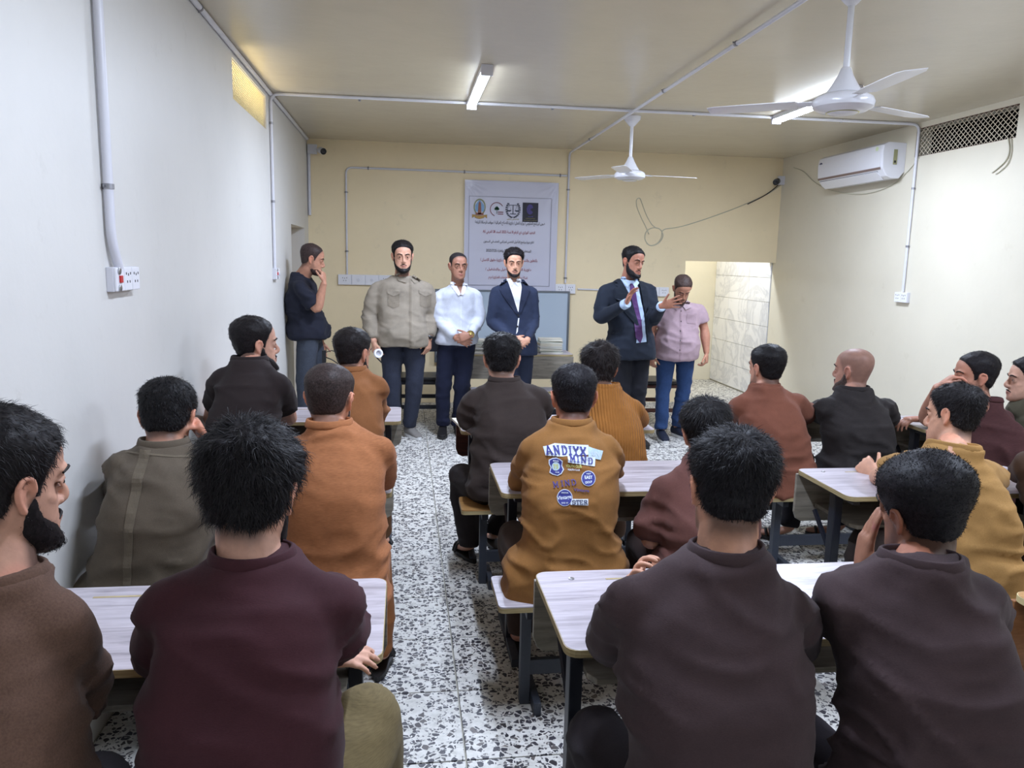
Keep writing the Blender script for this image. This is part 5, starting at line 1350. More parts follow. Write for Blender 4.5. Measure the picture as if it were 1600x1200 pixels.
# --- front row, middle column
hip = Z(W(800, 740, 3.80), .53)
arms = {'L': dict(e=W(738, 668, 4.02), w=Z(W(752, 668, 4.25), .79), d=(.6, .8, .0), n=(0, 0, 1), t=(1, 0, 0)), 'R': dict(e=Z(W(845, 660, 4.1), .80), w=Z(W(800, 655, 4.3), .785), d=(-1, .3, 0), n=(0, 0, 1), t=(0, 1, 0))}
legs = seat_legs(hip); legs['L'] = dict(k=W(724, 748, 4.06), a=A(.36, 4.13, .10), f=(-.35, 1, 0)); legs['R'] = dict(k=Z(W(830, 735, 4.2), .5), a=A(.52, 4.30, .10), f=(-.1, 1, 0))
person('man in a charcoal brown T-shirt in the front middle row, one sandal in the aisle', G(hip), W(788, 592, 3.90), W(744, 626, 3.88), W(838, 624, 3.88), hip, W(784, 556, 3.97), 0, 4, 6, 0, 1.05, arms, legs, (196, 148, 124),
  hair=dict(c=(22, 20, 22), top=.020, side=.007, back=.008, n=6000, len=.018, lift=.4, w=.0007, lump=.4),
  shirt=dict(c=(58, 49, 46), sleeve='short', sl=.66, wr=.009, drop=.10, sr=.072, hem=hip-A(0, 0, .05)), trousers=dict(c=(42, 36, 36), rk=.078, rt=.10, rc=.06, wr=.010), vox=.006, seed=11, bulk=1.14)

hip = Z(W(965, 730, 3.74), .53)
arms = {'L': dict(e=Z(W(915, 650, 4.1), .80), w=Z(W(950, 645, 4.3), .785), d=(1, .3, 0), n=(0, 0, 1), t=(0, 1, 0)), 'R': dict(e=Z(W(1000, 655, 4.1), .80), w=Z(W(965, 645, 4.3), .785), d=(-1, .3, 0), n=(0, 0, 1), t=(0, 1, 0))}
person('man in an amber ribbed sweater with tousled dark hair', G(hip), W(944, 602, 3.82), W(910, 640, 3.80), W(988, 638, 3.80), hip, W(936, 571, 3.90), 0, 4, 8, 0, 1.04, arms, seat_legs(hip), (196, 146, 120),
  hair=dict(c=(34, 28, 28), top=.022, side=.011, back=.009, n=5000, len=.030, lift=.25, w=.0008, lump=.5, ls=45),
  shirt=dict(c=(156, 102, 48), k='rib', sleeve='long', wr=.003, drop=.10, flare=1.02, hem=hip-A(0, 0, .08)), trousers=dict(c=(70, 50, 36)), vox=.006, seed=12, bulk=1.0)

# --- front row, right columns
hip = Z(W(1215, 760, 3.96), .53)
arms = {'L': dict(e=Z(W(1150, 655, 4.2), .82), w=Z(W(1190, 650, 4.5), .785), d=(1, .3, 0), n=(0, 0, 1), t=(0, 1, 0)), 'R': dict(e=Z(W(1258, 660, 4.2), .80), w=Z(W(1215, 650, 4.5), .785), d=(-1, .3, 0), n=(0, 0, 1), t=(0, 1, 0))}
legs = seat_legs(hip); legs['R'] = dict(k=Z(W(1250, 745, 4.35), .5), a=A(2.33, 4.28, .10), f=(-1, .5, 0)); legs['L'] = dict(k=Z(W(1180, 745, 4.35), .5), a=A(1.95, 4.25, .10), f=(.3, 1, 0))
person('man in a rust brown T-shirt in the front right row', G(hip), W(1196, 602, 4.06), W(1162, 634, 4.04), W(1240, 630, 4.04), hip, W(1198, 569, 4.12), 0, -22, 2, 0, 1.06, arms, legs, (190, 142, 120),
  hair=dict(c=(22, 20, 22), top=.013, side=.006, back=.007, n=4500, len=.009, lift=.3, w=.0007), beard=dict(t=.001, n=0, shadow=.6, mo=False),
  shirt=dict(c=(122, 76, 60), sleeve='short', sl=.9, wr=.006, drop=.12, flare=1.05, sr=.068, hem=hip-A(0, 0, .10)), trousers=dict(c=(32, 30, 36)), vox=.006, seed=13, bulk=1.08)

hip = Z(W(1335, 740, 3.98), .53)
arms = {'L': dict(e=Z(W(1282, 655, 4.25), .80), w=Z(W(1300, 645, 4.5), .785), d=(1, .3, 0), n=(0, 0, 1), t=(0, 1, 0)), 'R': dict(e=Z(W(1385, 665, 4.2), .80), w=Z(W(1350, 650, 4.5), .785), d=(-1, .3, 0), n=(0, 0, 1), t=(0, 1, 0))}
legs = seat_legs(hip); legs['L'] = dict(k=Z(W(1310, 740, 4.35), .5), a=A(2.66, 4.28, .10), f=(-1, .6, 0)); legs['R'] = dict(k=Z(W(1370, 740, 4.35), .5), a=A(2.95, 4.35, .10), f=(.3, 1, 0))
person('bald man in a black brown shirt in the front right row', G(hip), W(1335, 606, 4.06), W(1296, 640, 4.04), W(1378, 640, 4.04), hip, W(1334, 573, 4.12), 0, -34, 0, 0, 1.08, arms, legs, (178, 134, 116),
  hair=dict(c=(78, 66, 62), top=.0, side=.0, back=.0, n=0, scalp=.5, lump=0), beard=dict(t=.006, n=0, shadow=.7),
  shirt=dict(c=(44, 40, 40), k='slub', sleeve='short', sl=.85, wr=.008, drop=.10, sr=.070, hem=hip-A(0, 0, .08)), trousers=dict(c=(34, 36, 46)), vox=.006, seed=14, bulk=1.14)

hip = Z(W(1552, 720, 3.74), .53)
arms = {'L': dict(e=Z(W(1448, 650, 4.05), .80), w=W(1467, 604, 3.90), d=(.55, -.2, .55), n=(-.4, .3, .8), t=(.4, -1, -.1), curl=(55, 60, 62, 66), tcurl=40), 'R': dict(e=Z(W(1500, 668, 4.0), .80), w=Z(W(1442, 648, 4.12), .79), d=(-1, .1, -.03), n=(0, 0, 1), t=(0, 1, 0), curl=(40, 45, 48, 50))}
person('man in a dark maroon T-shirt with his hand at his moustache', G(hip), W(1532, 622, 3.86), W(1500, 656, 3.90), W(1570, 654, 3.78), hip, W(1524, 582, 3.90), -16, -72, 0, 0, 1.10, arms, seat_legs(hip), (184, 134, 112),
  hair=dict(c=(24, 21, 24), top=.012, side=.007, back=.008, n=4500, len=.010, lift=.3, w=.0007), beard=dict(t=0, n=0, shadow=.35),
  shirt=dict(c=(72, 44, 44), k='slub', sleeve='short', sl=.6, wr=.006, drop=.10, sr=.072), trousers=dict(c=(46, 36, 36)), vox=.006, seed=15, bulk=1.16)

hip = Z(W(1650, 700, 3.78), .53)
arms = {'L': dict(e=Z(W(1612, 648, 4.0), .81), w=Z(W(1592, 642, 4.15), .79), d=(-.5, 1, 0), n=(0, 0, 1), t=(1, 0, 0)), 'R': dict(e=Z(W(1700, 665, 4.0), .80), w=Z(W(1650, 650, 4.15), .785), d=(-1, .3, 0), n=(0, 0, 1), t=(0, 1, 0))}
person('man in an olive shirt in profile at the right edge', G(hip), W(1624, 616, 3.86), W(1592, 636, 3.92), W(1672, 640, 3.80), hip, W(1607, 588, 3.92), -14, -66, 0, 0, 1.04, arms, seat_legs(hip), (206, 162, 140),
  hair=dict(c=(24, 21, 24), top=.018, side=.007, back=.008, n=2500, len=.012, lift=.3, w=.0007), beard=dict(t=0, n=0, shadow=.3),
  shirt=dict(c=(80, 76, 62), sleeve='short', sl=.8, wr=.006, drop=.10, sr=.066), trousers=dict(c=(46, 36, 36)), vox=.006, seed=16, bulk=1.0)

# --- second row, right column
hip = Z(W(1500, 890, 2.56), .53)
arms = {'L': dict(e=Z(W(1376, 765, 2.92), .80), w=W(1368, 748, 3.10), d=(-.25, .5, .45), n=(-.6, .4, .7), t=(.5, .8, .5), curl=(75, 78, 80, 82), tcurl=10), 'R': dict(e=Z(W(1545, 790, 2.85), .80), w=Z(W(1500, 770, 3.1), .785), d=(-1, .3, 0), n=(0, 0, 1), t=(0, 1, 0))}
person('man in a mustard yellow T-shirt leaning left in the second right row', G(hip), W(1490, 696, 2.68), W(1426, 726, 2.76), W(1534, 744, 2.62), hip, W(1490, 642, 2.80), -12, -30, 6, -10, 1.0, arms, seat_legs(hip), (206, 158, 132),
  hair=dict(c=(28, 25, 27), top=.020, side=.009, back=.009, n=8000, len=.020, lift=.4, w=.0007, curl=.25, lump=.3), beard=dict(t=0, n=0, mo=False, shadow=.25),
  shirt=dict(c=(162, 124, 74), sleeve='short', sl=.80, wr=.008, drop=.10, flare=1.0, sr=.068, hem=hip-A(0, 0, .09)), trousers=dict(c=(56, 46, 42)), vox=.0055, seed=17, bulk=1.0)

hip = Z(W(1680, 880, 2.62), .53)
arms = {'L': dict(e=Z(W(1598, 745, 2.9), .82), w=Z(W(1640, 760, 3.1), .785), d=(1, .3, 0), n=(0, 0, 1), t=(0, 1, 0)), 'R': dict(e=Z(W(1760, 790, 2.9), .80), w=Z(W(1700, 775, 3.1), .785), d=(-1, .3, 0), n=(0, 0, 1), t=(0, 1, 0))}
person('man in a dark coffee shirt whose shoulder shows at the right edge', G(hip), W(1672, 690, 2.74), W(1610, 728, 2.72), W(1740, 735, 2.70), hip, W(1680, 645, 2.80), 0, -10, 4, 0, 1.0, arms, seat_legs(hip), (190, 142, 118),
  hair=dict(c=(28, 25, 27), top=.016, side=.008, back=.009, n=1500, len=.012, lift=.4), shirt=dict(c=(70, 52, 40), sleeve='short', sl=.9, wr=.006, drop=.10, sr=.070), trousers=dict(c=(40, 36, 36)), vox=.007, seed=18, bulk=1.0, faces=False)
# ------------------------------------------------------------------ the standing men
def stand_legs(hip, kL, aL, kR, aR, fL=(-.25, -1, 0), fR=(.25, -1, 0)):
    return {'L': dict(k=Z(kL, .50), a=Z(aL, .10), f=fL), 'R': dict(k=Z(kR, .50), a=Z(aR, .10), f=fR)}
def hitp(info, x, y, Y):
    p = W(x, y, Y); d = Vector(p)-CAM; h = info['bvh'].ray_cast(CAM, d.normalized())
    if h[0] is not None: return A(*h[0])
    q = info['bvh'].find_nearest(Vector(p))
    return W(x, y, q[0].y)
def dpx(info, pts, Y, name, mat, off=.004, thick=.002, res=.02):
    P = [hitp(info, x, y, Y) for x, y in pts]; o = sum(P)/len(P)
    return drape(info, [((p-o)[0], (p-o)[2]) for p in P], o, A(1, 0, 0), UPZ, name, mat, off, thick, res)
def buttons(info, pts, Y, mat, r=.006, off=.006):
    for x, y in pts:
        o = hitp(info, x, y, Y); drape(info, [(r*math.cos(k*math.pi/4), r*math.sin(k*math.pi/4)) for k in range(8)], o, A(1, 0, 0), UPZ, 'button', mat, off, .003, .05)
def collar_flaps(info, L_, R_, Y, mat, off=.010):
    for pts in (L_, R_): dpx(info, pts, Y, 'collar', mat, off, .006, .02)
M_white = fabric((226, 228, 236), 'poplin', .7); M_bluesh = fabric((176, 196, 222), 'poplin', .7)
M_watch = nmat('watch_black', srgb(24, 24, 26), .3); M_goldm = nmat('gold_watch', srgb(176, 156, 96), .3, .9)

# P1 black T-shirt, profile
hip = Z(W(478, 552, 7.25), .95)
arms = {'R': dict(e=W(489, 484, 7.02), w=W(500, 441, 7.00), d=(-.12, .3, 1), n=(.9, -.3, .1), t=(-.6, -.6, .5), curl=(50, 52, 55, 58), tcurl=25), 'L': dict(e=W(486, 492, 7.38), w=W(496, 535, 7.36), d=(.1, 0, -1), n=(0, 1, 0), t=(1, 0, 0))}
legs = {'L': dict(k=Z(W(493, 600, 7.36), .50), a=Z(W(492, 640, 7.38), .10), f=(1, -.2, 0)), 'R': dict(k=Z(W(470, 600, 7.14), .50), a=Z(W(470, 640, 7.16), .10), f=(1, -.3, 0))}
I1 = person('man in a black T-shirt and grey jeans pinching his nose beside the left wall', G(hip), W(463, 428, 7.22), W(474, 446, 7.40), W(462, 449, 7.04), hip, W(481, 405, 7.18), 78, 84, 14, 0, 1.08, arms, legs, (186, 136, 112),
  hair=dict(c=(58, 46, 44), top=.008, side=.004, back=.005, n=2500, len=.007, lift=.4, scalp=.75, recede=.012), beard=dict(t=.001, n=0, mo=False, shadow=.45),
  shirt=dict(c=(32, 34, 46), sleeve='short', sl=.80, wr=.006, hem=hip-A(0, 0, .02), sr=.074, flare=1.05), trousers=dict(c=(62, 67, 78), k='denim', rt=.095, rk=.072, rc=.062), shoes=((60, 60, 64), M_shoe_sole), vox=.006, seed=21, bulk=1.04, belly=.02, dz=0)
I1['t'].location.x += .035
# P2 beige shirt
hip = Z(W(630, 556, 7.2), .96)
arms = {'L': dict(e=W(577, 494, 7.22), w=W(584, 535, 7.08), d=(.10, -.1, -1), n=(-.8, -.5, 0), t=(.4, -.9, -.2), curl=(55, 58, 60, 60)), 'R': dict(e=W(674, 492, 7.24), w=W(670, 530, 7.12), d=(-.05, -.1, -1), n=(.7, -.6, 0), t=(-.4, -.9, 0), curl=(35, 38, 40, 42))}
legs = stand_legs(hip, W(612, 612, 7.16), W(615, 655, 7.2), W(648, 612, 7.16), W(640, 660, 7.22), (-.2, -1, 0), (.55, -1, 0))
I2 = person('broad bearded man in a beige button shirt holding a white ring', G(hip), W(628, 432, 7.2), W(589, 450, 7.2), W(667, 450, 7.2), hip, W(629, 401, 7.14), 180, 174, 4, 0, 1.10, arms, legs, (206, 158, 134),
  hair=dict(c=(24, 21, 22), top=.016, side=.006, back=.007, n=3000, len=.012, lift=.3), beard=dict(t=.008, n=1200, shadow=.9),
  shirt=dict(c=(146, 136, 122), k='poplin', sleeve='long', wr=.0042, hem=Z(hip, W(630, 546, 7.0)[2]+.02), sr=.074, flare=1.02, collar=None, ww=.19), trousers=dict(c=(46, 50, 64), k='denim', rt=.105, rk=.078, rc=.062), shoes=((120, 116, 112), M_shoe_sole), vox=.006, seed=22, bulk=1.25, belly=.05, st=dict(jaw=1.1), dz=0)
mb_ = fabric((132, 122, 108), 'poplin'); YP = 7.0
dpx(I2, [(639, 434), (643, 434), (643, 546), (639, 546)], YP, 'button_placket', mb_, .003, .003)
for x in (606, 656): dpx(I2, [(x, 456), (x+18, 457), (x+18, 478), (x+9, 482), (x, 477)], YP, 'chest_pocket', mb_, .004, .003); dpx(I2, [(x-1, 452), (x+19, 453), (x+19, 459), (x+9, 463), (x-1, 458)], YP, 'pocket_flap', fabric((150, 140, 126), 'poplin'), .008, .004)
collar_flaps(I2, [(614, 424), (622, 420), (638, 436), (634, 442), (622, 438)], [(650, 432), (648, 424), (642, 436), (648, 443), (658, 438)], YP, fabric((140, 130, 116), 'poplin'))
# P3 white shirt
hip = Z(W(714, 548, 7.22), .93)
arms = {'L': dict(e=W(686, 500, 7.2), w=W(714, 528, 7.0), d=(1, -.1, -.4), n=(0, -1, .2), t=(0, 0, 1), curl=(35, 38, 40, 44)), 'R': dict(e=W(750, 500, 7.2), w=W(734, 524, 6.98), d=(-1, -.1, -.25), n=(0, -1, .2), t=(0, 0, 1), curl=(35, 38, 40, 44))}
legs = stand_legs(hip, W(692, 612, 7.2), W(692, 660, 7.25), W(722, 612, 7.2), W(716, 655, 7.3), (-.1, -1, 0), (.2, -1, 0))
I3 = person('man in a white open collar shirt and navy trousers with clasped hands', G(hip), W(715, 446, 7.22), W(688, 460, 7.22), W(743, 460, 7.22), hip, W(716, 416, 7.15), 180, 168, 2, 0, 1.0, arms, legs, (164, 118, 98),
  hair=dict(c=(40, 36, 38), top=.004, side=.003, back=.004, n=800, len=.005, lift=.5, scalp=.6, recede=.02), beard=dict(t=0, mo=False, n=0, shadow=.25),
  shirt=dict(c=(200, 204, 216), k='poplin', sleeve='long', wr=.004, hem=Z(hip, W(714, 542, 7.05)[2]+.02), sr=.066, collar=None), trousers=dict(c=(26, 30, 50), k='wool', rt=.092, rk=.072, rc=.062, wr=.009), shoes=((22, 20, 22), M_sandal), vox=.006, seed=23, bulk=1.04, dz=0)
SK3 = nmat('chest_skin', srgb(150, 106, 88), .5)
dpx(I3, [(706, 437), (725, 437), (720, 463)], 7.05, 'open_neck', SK3, .004, .002, .01)
dpx(I3, [(719.5, 463), (722, 463), (722, 530), (719.5, 530)], 7.05, 'button_placket', fabric((208, 212, 224), 'poplin'), .003, .002)
collar_flaps(I3, [(703, 432), (708, 434), (720, 460), (716, 462), (704, 446)], [(729, 434), (725, 436), (720, 460), (724, 461), (731, 446)], 7.05, M_white)
# P4 navy suit
hip = Z(W(806, 558, 7.0), .93)
arms = {'L': dict(e=W(768, 503, 7.0), w=W(800, 531, 6.78), d=(1, -.1, -.35), n=(0, -1, .2), t=(0, 0, 1), curl=(30, 34, 38, 42)), 'R': dict(e=W(836, 503, 7.0), w=W(823, 533, 6.76), d=(-1, -.1, -.3), n=(0, -1, .2), t=(0, 0, 1), curl=(35, 38, 40, 44))}
legs = stand_legs(hip, W(799, 612, 6.98), W(797, 672, 7.0), W(817, 612, 6.98), W(818, 672, 7.0))
I4 = person('man in a navy blue suit and white shirt with clasped hands', G(hip), W(803, 440, 7.0), W(775, 456, 7.0), W(831, 456, 7.0), hip, W(803, 411, 6.95), 180, 180, 6, 0, .98, arms, legs, (206, 156, 130),
  hair=dict(c=(26, 22, 24), top=.022, side=.005, back=.007, n=3500, len=.018, lift=.45, lump=.4), beard=dict(t=.0015, n=0, shadow=.6),
  shirt=dict(c=(42, 50, 72), k='wool', sleeve='long', wr=.0035, hem=Z(hip, W(803, 556, 6.85)[2]), name='jacket', collar=None, sr=.064, flare=1.04), trousers=dict(c=(36, 42, 60), k='wool', rt=.088, rk=.068, rc=.058), shoes=((22, 20, 22), M_sandal), vox=.006, seed=24, bulk=1.0, dz=0)
LAP = fabric((38, 45, 66), 'wool')
dpx(I4, [(791, 432), (802, 440), (813, 432), (815, 448), (810, 488), (806, 480), (794, 450)], 6.82, 'shirt_front', M_white, .004, .003, .012)
collar_flaps(I4, [(791, 428), (794, 430), (803, 441), (799, 447), (793, 440)], [(813, 428), (811, 431), (804, 441), (809, 447), (814, 440)], 6.82, fabric((238, 239, 244), 'poplin'), .014)
dpx(I4, [(789, 431), (793, 440), (810, 490), (806, 490), (783, 458), (780, 452), (784, 450), (780, 446)], 6.82, 'lapel', LAP, .012, .006, .015)
dpx(I4, [(814, 431), (816, 446), (811, 490), (814, 488), (826, 458), (828, 452), (823, 450), (825, 446)], 6.82, 'lapel', LAP, .012, .006, .015)
dpx(I4, [(809.5, 497), (811.5, 497), (809, 518), (806.5, 522)], 6.82, 'shirt_front', M_white, .003, .002, .02)
buttons(I4, [(810, 493), (808, 510)], 6.82, M_blk, .010, .008)
# P5 dark suit, gesturing
hip = Z(W(985, 556, 6.75), .94)
arms = {'L': dict(e=W(938, 497, 6.70), w=W(979, 474, 6.36), d=(.30, -.25, 1), n=(-.75, .6, .15), t=(-.5, -.8, .2), curl=(20, 24, 26, 30), spread=.16, tcurl=15), 'R': dict(e=W(1020, 499, 6.72), w=W(1034, 478, 6.42), d=(1, -.2, .30), n=(.1, 1, .1), t=(-.1, -.1, 1), curl=(8, 10, 14, 20), spread=.22, tcurl=6, tout=.9, flen=1.05)}
legs = stand_legs(hip, W(972, 612, 6.75), W(970, 668, 6.8), W(996, 612, 6.75), W(996, 668, 6.8))
I5 = person('tall man in a charcoal suit and purple tie gesturing with both hands', G(hip), W(980, 436, 6.75), W(945, 455, 6.72), W(1016, 453, 6.80), hip, W(989, 410, 6.68), 172, 154, 6, 6, 1.06, arms, legs, (170, 118, 96),
  hair=dict(c=(20, 18, 20), top=.016, side=.005, back=.007, n=2500, len=.012, lift=.15), beard=dict(t=.006, n=900, shadow=.9),
  shirt=dict(c=(34, 40, 52), k='wool', sleeve='long', wr=.004, hem=Z(hip, W(980, 562, 6.6)[2]), name='jacket', collar=None, sr=.070, flare=1.04), trousers=dict(c=(30, 31, 38), k='wool', rt=.098, rk=.076, rc=.062, wr=.009), shoes=((22, 20, 22), M_sandal), vox=.006, seed=25, bulk=1.14, belly=.03, dz=0)
LAP5 = fabric((31, 37, 48), 'wool')
dpx(I5, [(967, 424), (978, 438), (993, 434), (998, 452), (1006, 490), (1010, 534), (994, 536), (996, 505), (984, 468)], 6.5, 'shirt_front', M_bluesh, .004, .003, .015)
dpx(I5, [(984, 443), (990, 443), (992, 452), (1002, 500), (1004, 526), (1000, 536), (993, 528), (990, 496), (984, 456)], 6.5, 'tie', fabric((86, 54, 104), 'slub', .5), .009, .005, .015)
collar_flaps(I5, [(966, 420), (972, 426), (985, 442), (979, 449), (969, 436)], [(994, 430), (993, 434), (988, 443), (992, 450), (998, 442)], 6.5, fabric((190, 208, 232), 'poplin'), .014)
dpx(I5, [(964, 423), (969, 434), (986, 466), (998, 508), (994, 508), (972, 474), (960, 450), (965, 448), (957, 440)], 6.5, 'lapel', LAP5, .012, .006, .015)
dpx(I5, [(996, 430), (1000, 448), (1008, 490), (1011, 536), (1016, 530), (1016, 490), (1012, 456), (1007, 452), (1010, 446)], 6.5, 'lapel', LAP5, .012, .006, .015)
dpx(I5, [(944, 518), (968, 520), (968, 524), (944, 522)], 6.5, 'pocket_flap', LAP5, .006, .004, .02)
# P6 pink shirt
hip = Z(W(1056, 566, 7.1), .93)
arms = {'R': dict(e=W(1101, 516, 7.08), w=W(1104, 552, 7.02), d=(0, -.15, -1), n=(.8, -.5, 0), t=(-.5, -.8, 0), curl=(60, 62, 65, 68)), 'L': dict(e=W(1016, 518, 7.16), w=W(1017, 555, 7.10), d=(.05, -.1, -1), n=(-.8, -.5, 0), t=(.5, -.8, 0), curl=(60, 62, 65, 68))}
legs = stand_legs(hip, W(1035, 618, 7.08), W(1033, 668, 7.0), W(1068, 618, 7.1), W(1058, 664, 7.12), (-.05, -1, 0), (.35, -1, 0))
I6 = person('man in a pink short sleeved shirt and blue jeans looking down', G(hip), W(1063, 474, 7.1), W(1034, 484, 7.1), W(1092, 483, 7.1), hip, W(1066, 451, 6.98), 178, 184, 38, 0, 1.0, arms, legs, (186, 134, 110),
  hair=dict(c=(60, 46, 42), top=.008, side=.003, back=.004, n=2500, len=.007, lift=.4, scalp=.7), beard=dict(t=.004, n=500, shadow=.8),
  shirt=dict(c=(172, 148, 156), k='poplin', sleeve='short', sl=.66, wr=.0045, hem=Z(hip, W(1060, 566, 6.95)[2]+.02), sr=.066, collar=None, flare=1.04, cuff=1.08), trousers=dict(c=(44, 66, 106), k='denim', rt=.090, rk=.070, rc=.062, wr=.010), shoes=((28, 34, 52), M_shoe_sole), vox=.006, seed=26, bulk=1.08, belly=.03, dz=0)
dpx(I6, [(1062, 476), (1065, 476), (1063, 567), (1060, 567)], 6.9, 'button_placket', fabric((160, 136, 144), 'poplin'), .003, .002)
buttons(I6, [(1064, 486), (1064, 502), (1063, 517), (1063, 532), (1062, 547)], 6.9, M_blk, .005, .006)
collar_flaps(I6, [(1046, 470), (1052, 467), (1063, 478), (1057, 484), (1048, 480)], [(1079, 470), (1076, 467), (1066, 478), (1071, 484), (1080, 480)], 6.9, fabric((178, 156, 162), 'poplin'))
dpx(I6, [(1073, 489), (1088, 490), (1087, 506), (1073, 505)], 6.9, 'chest_pocket', fabric((166, 142, 150), 'poplin'), .004, .002)

# ------------------------------------------------------------------ things they carry or wear
def wrist_ring(info, Wp, E, r, mat, name, w=.010, face=None):
    d = nrm(A(*E)-A(*Wp)); c = A(*Wp)+d*.018
    mb = MB().lathe([(r, -w), (r+.004, -w*.8), (r+.004, w*.8), (r, w)], c-info['O'], d, 18)
    o = mb.build(name, mat, info['t'], smooth='auto')
    if face is not None: MB().lathe([(.014, 0), (.015, .004), (.012, .008), (.001, .009)], (c-info['O'])+nrm(A(*face))*(r), tuple(face), 16).build('watch_face', mat, info['t'], smooth='auto')
wrist_ring(I2, W(670, 530, 7.12), W(674, 492, 7.24), .034, M_watch, 'wristwatch', face=(.3, -1, 0))
wrist_ring(I3, W(734, 524, 6.98), W(750, 500, 7.2), .034, M_goldm, 'wristwatch', face=(0, -1, .3))
wrist_ring(I4, W(800, 531, 6.78), W(768, 503, 7.0), .036, M_white, 'shirt_cuff', .018)
wrist_ring(I5, W(979, 474, 6.36), W(938, 497, 6.70), .039, M_bluesh, 'shirt_cuff', .03)
wrist_ring(I5, W(1034, 478, 6.42), W(1020, 499, 6.72), .039, M_bluesh, 'shirt_cuff', .016)
rg = W(591, 552, 6.92)
mb = MB().lathe([(.026, -.012), (.040, -.012), (.040, .012), (.026, .012), (.026, -.012)], (0, 0, 0), (.5, -1, .2), 24)
o = mb.build('tape_ring', M_pvcb, smooth='auto'); o.location = rg; tag(o, 'white ring held by the man in the beige shirt', 'ring')
o = MB().tube([(0, 0, 0), (.05, -.02, -.05)], .006, 8).build('pen', M_blk, smooth=True); o.location = W(588, 558, 6.95); tag(o, 'dark pen in the hand of the man in the beige shirt', 'pen')
rd = thing('hand_radio', 'black hand radio with antennas on the belt of the nose pinching man', 'radio', tuple(W(506, 556, 7.12)))
MB().box((-.015, -.02, -.06), (.02, .02, .05), bev=.004).build('radio_body', M_blk, rd)
MB().tube([(.01, 0, .03), (.07, -.01, .05), (.14, -.02, .03)], .004, 6).build('antenna', M_blk, rd, smooth=True)
MB().tube([(.01, 0, -.01), (.07, -.02, -.03), (.13, -.02, -.07)], .005, 6).build('antenna', M_blk, rd, smooth=True)
# book under the arm of the charcoal man in front row
b_ = thing('book', 'open pale paper booklet under the left forearm of the front middle man', 'book', (.36, 4.27, DZ+.001), .15)
MB().box((-.08, -.10, 0), (.08, .10, .012)).build('pages', M_page, b_)

# ------------------------------------------------------------------ prints on the mustard sweater
PW = nmat('print_white', srgb(206, 214, 226), .7); PB = nmat('print_blue', srgb(44, 48, 128), .7); PF = nmat('print_faded', srgb(78, 66, 122), .8); PY = nmat('print_yellow', srgb(190, 196, 120), .7); PN = nmat('print_navy', srgb(30, 32, 76), .7); PL = nmat('print_pale', srgb(176, 196, 206), .7)
YB9 = 2.55
def pp(pts, mat, off=.0045, name='print_patch'): return dpx(PRN, pts, YB9, name, mat, off, .001, .02)
def pt(s_, x, y, w_, h_, mat, off=.006, bold=.02, rot=0):
    o = hitp(PRN, x, y, YB9); sc_ = o[1]/F_PX; drape_text(PRN, s_, o, A(1, 0, 0), UPZ, 'print_lettering', mat, w_*sc_, h_*sc_, off, bold, rot)
SLAB = {'A': [(0, 0, .5, 1), (.5, 1, 1, 0), (.2, .35, .8, .35), (-.1, 0, .22, 0), (.78, 0, 1.1, 0)], 'N': [(.1, 0, .1, 1), (.1, 1, .9, 0), (.9, 0, .9, 1), (-.05, 1, .2, 1), (-.05, 0, .28, 0), (.72, 1, 1.05, 1)],
 'D': [(.15, 0, .15, 1), (0, 1, .6, 1), (.6, 1, .95, .7), (.95, .7, .95, .3), (.95, .3, .6, 0), (.6, 0, 0, 0)], 'I': [(.5, 0, .5, 1), (.1, 0, .9, 0), (.1, 1, .9, 1)],
 'Y': [(0, 1, .5, .5), (1, 1, .5, .5), (.5, .5, .5, 0), (-.1, 1, .22, 1), (.78, 1, 1.1, 1), (.28, 0, .72, 0)], 'X': [(0, 0, 1, 1), (0, 1, 1, 0), (-.1, 0, .22, 0), (.78, 0, 1.1, 0), (-.1, 1, .22, 1), (.78, 1, 1.1, 1)],
 'M': [(.08, 0, .08, 1), (.92, 0, .92, 1), (.08, 1, .5, .35), (.92, 1, .5, .35), (-.08, 0, .26, 0), (.74, 0, 1.08, 0), (-.08, 1, .1, 1), (.9, 1, 1.08, 1)],
 'S': [(.95, .8, .7, 1), (.7, 1, .3, 1), (.3, 1, .05, .8), (.05, .8, .1, .6), (.1, .6, .9, .42), (.9, .42, .95, .2), (.95, .2, .7, 0), (.7, 0, .3, 0), (.3, 0, .05, .2)],
 'T': [(.5, 0, .5, 1), (0, 1, 1, 1), (.25, 0, .75, 0), (0, 1, 0, .75), (1, 1, 1, .75)], 'E': [(.15, 0, .15, 1), (0, 1, .95, 1), (.15, .52, .7, .52), (0, 0, .95, 0), (.95, 0, .95, .2), (.95, 1, .95, .8)],
 'R': [(.15, 0, .15, 1), (0, 1, .7, 1), (.7, 1, .92, .78), (.92, .78, .7, .52), (.7, .52, .15, .52), (.5, .52, .95, 0), (0, 0, .35, 0), (.8, 0, 1.05, 0)]}
def slab(ch, x, y, w_, h_, mat, off, rot=0, th=.20):
    o = hitp(PRN, x, y, YB9); k = o[1]/F_PX; P_, F2 = [], []
    c, sn = math.cos(rot), math.sin(rot)
    for (a, b, e, f) in SLAB[ch]:
        p, q = A((a-.5)*w_, (b-.5)*h_), A((e-.5)*w_, (f-.5)*h_); d = (q-p)/np.linalg.norm(q-p); n_ = A(-d[1], d[0])*th*h_*(.5 if abs(d[1]) > .3 else .32); p = p-d*.06*h_; q = q+d*.06*h_
        i = len(P_); P_ += [p+n_, p-n_, q-n_, q+n_]; F2.append([i, i+1, i+2, i+3])
    P_ = [((u[0]*c-u[1]*sn)*k, (u[0]*sn+u[1]*c)*k) for u in P_]
    drape_pts(PRN, P_, F2, o, A(1, 0, 0), UPZ, A(0, -1, 0), 'print_lettering', mat, off, .0004)
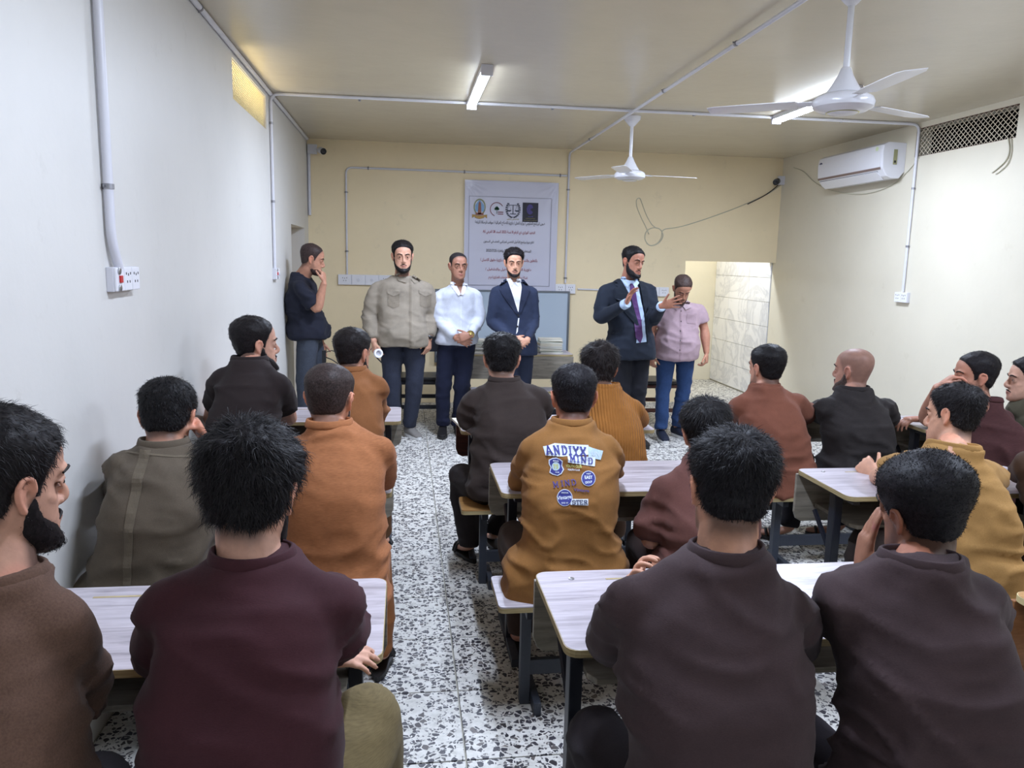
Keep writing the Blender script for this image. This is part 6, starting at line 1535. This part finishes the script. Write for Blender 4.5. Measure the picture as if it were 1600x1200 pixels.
pp([(848, 697), (866, 692), (919, 695), (919, 710), (886, 712), (852, 711)], PW)
pp([(919, 697), (942, 704), (938, 718), (919, 714)], PL)
pp([(886, 711), (930, 713), (929, 728), (887, 722)], PW, .0050)
for ch, x, y, r in (('A', 857, 702.5, .16), ('N', 869, 702, .05), ('D', 881, 702, 0), ('I', 890, 702.5, 0), ('Y', 899, 703, -.05), ('X', 910, 704, -.1)):
    slab(ch, x, y, 8 if ch != 'I' else 5, 11, PB, .0100, r)
pt('UN', 930, 708.5, 14, 7, PW, .006, .0, -.2)
for ch, x, y in (('M', 894, 715.5), ('I', 902.5, 716.5), ('N', 911, 717.5), ('D', 921.5, 719)): slab(ch, x, y, 7.4 if ch != 'I' else 4.5, 8.5, PB, .0105, -.08)
def rnd(cx, cy, rx, ry, n=20, k=0, amp=0): return [(cx+rx*(1+amp*math.cos(k*2*math.pi*i/n))*math.cos(2*math.pi*i/n), cy+ry*(1+amp*math.cos(k*2*math.pi*i/n))*math.sin(2*math.pi*i/n)) for i in range(n)]
pp([(857, 718), (863, 715), (869, 714.5), (875, 717), (879, 720), (878, 727), (881, 733), (877, 740), (871, 743), (863, 741), (858, 738), (860, 730), (857, 724)], PW)
pp([(858.5, 719), (863, 716.5), (869, 716), (874, 718), (877.5, 721), (876.5, 727), (879, 733), (876, 738.5), (870.5, 741.5), (864, 739.5), (859.5, 736.5), (861.5, 730), (858.5, 724)], PB, .0055)
pp(rnd(868, 728, 6.4, 6.6), PL, .0062); pt('75', 868, 728, 8, 6.5, PY, .0075, .03); pt('MIND', 868, 719.5, 9, 2.6, PW, .0075); pt('CLUB', 870, 737, 6, 2, PW, .0075)
pt('YOUTH CLUB', 896, 728, 26, 4.2, PY, .005, .01, -.02); pt('YOUTH CLUB', 896, 733.5, 20, 2.6, PW, .005, .01, -.02)
pp(rnd(919, 747, 11.2, 12.2, 16), PW); pp(rnd(919, 747, 10.3, 11.2, 16), PB, .0055)
pt('EAST', 919, 745, 13, 4.6, PW, .0068, .03); pt('GROUP', 919, 752.5, 12, 3.2, PW, .0068, .02, .1); pt('WEST', 919, 739.5, 8, 2.2, PW, .0068)
[slab(c_, x_, y_, 7 if c_ != 'I' else 4, 7.5, PF, .005, .1) for c_, x_, y_ in (('M', 868, 756.5), ('I', 878, 755), ('N', 886, 754), ('D', 896, 753))]; pt('Vintage', 908, 766, 26, 6, PF, .005, .02, -.08)
pp(rnd(882, 777, 12.2, 13.2, 22), PW); pp(rnd(882, 777, 11.2, 12.2, 22), PB, .0055)
pt('Vintage', 881, 777, 24, 7, PW, .007, .02, .12); pt('ORIGINAL', 882, 769, 12, 2.2, PW, .007); pt('SINCE 1975', 882, 785, 11, 2.2, PW, .007)
pp([(892, 779), (918.5, 779), (918.5, 789), (891, 788)], PW, .0058)
for ch, x in (('S', 896), ('T', 902), ('E', 908), ('R', 914.5)): slab(ch, x, 784, 5, 6.2, PN, .0075)

# seam strip and yoke on the olive grey shirt
OS = fabric((104, 94, 80), 'poplin')
dpx(OLV, [(219, 702), (236, 703), (222, 760), (208, 826), (204, 914), (192, 914), (194, 826), (206, 760)], 2.45, 'seam_strip', OS, .003, .003)
dpx(OLV, [(196, 704), (236, 708), (320, 714), (320, 717), (236, 711), (196, 707)], 2.45, 'yoke_seam', OS, .003, .002)
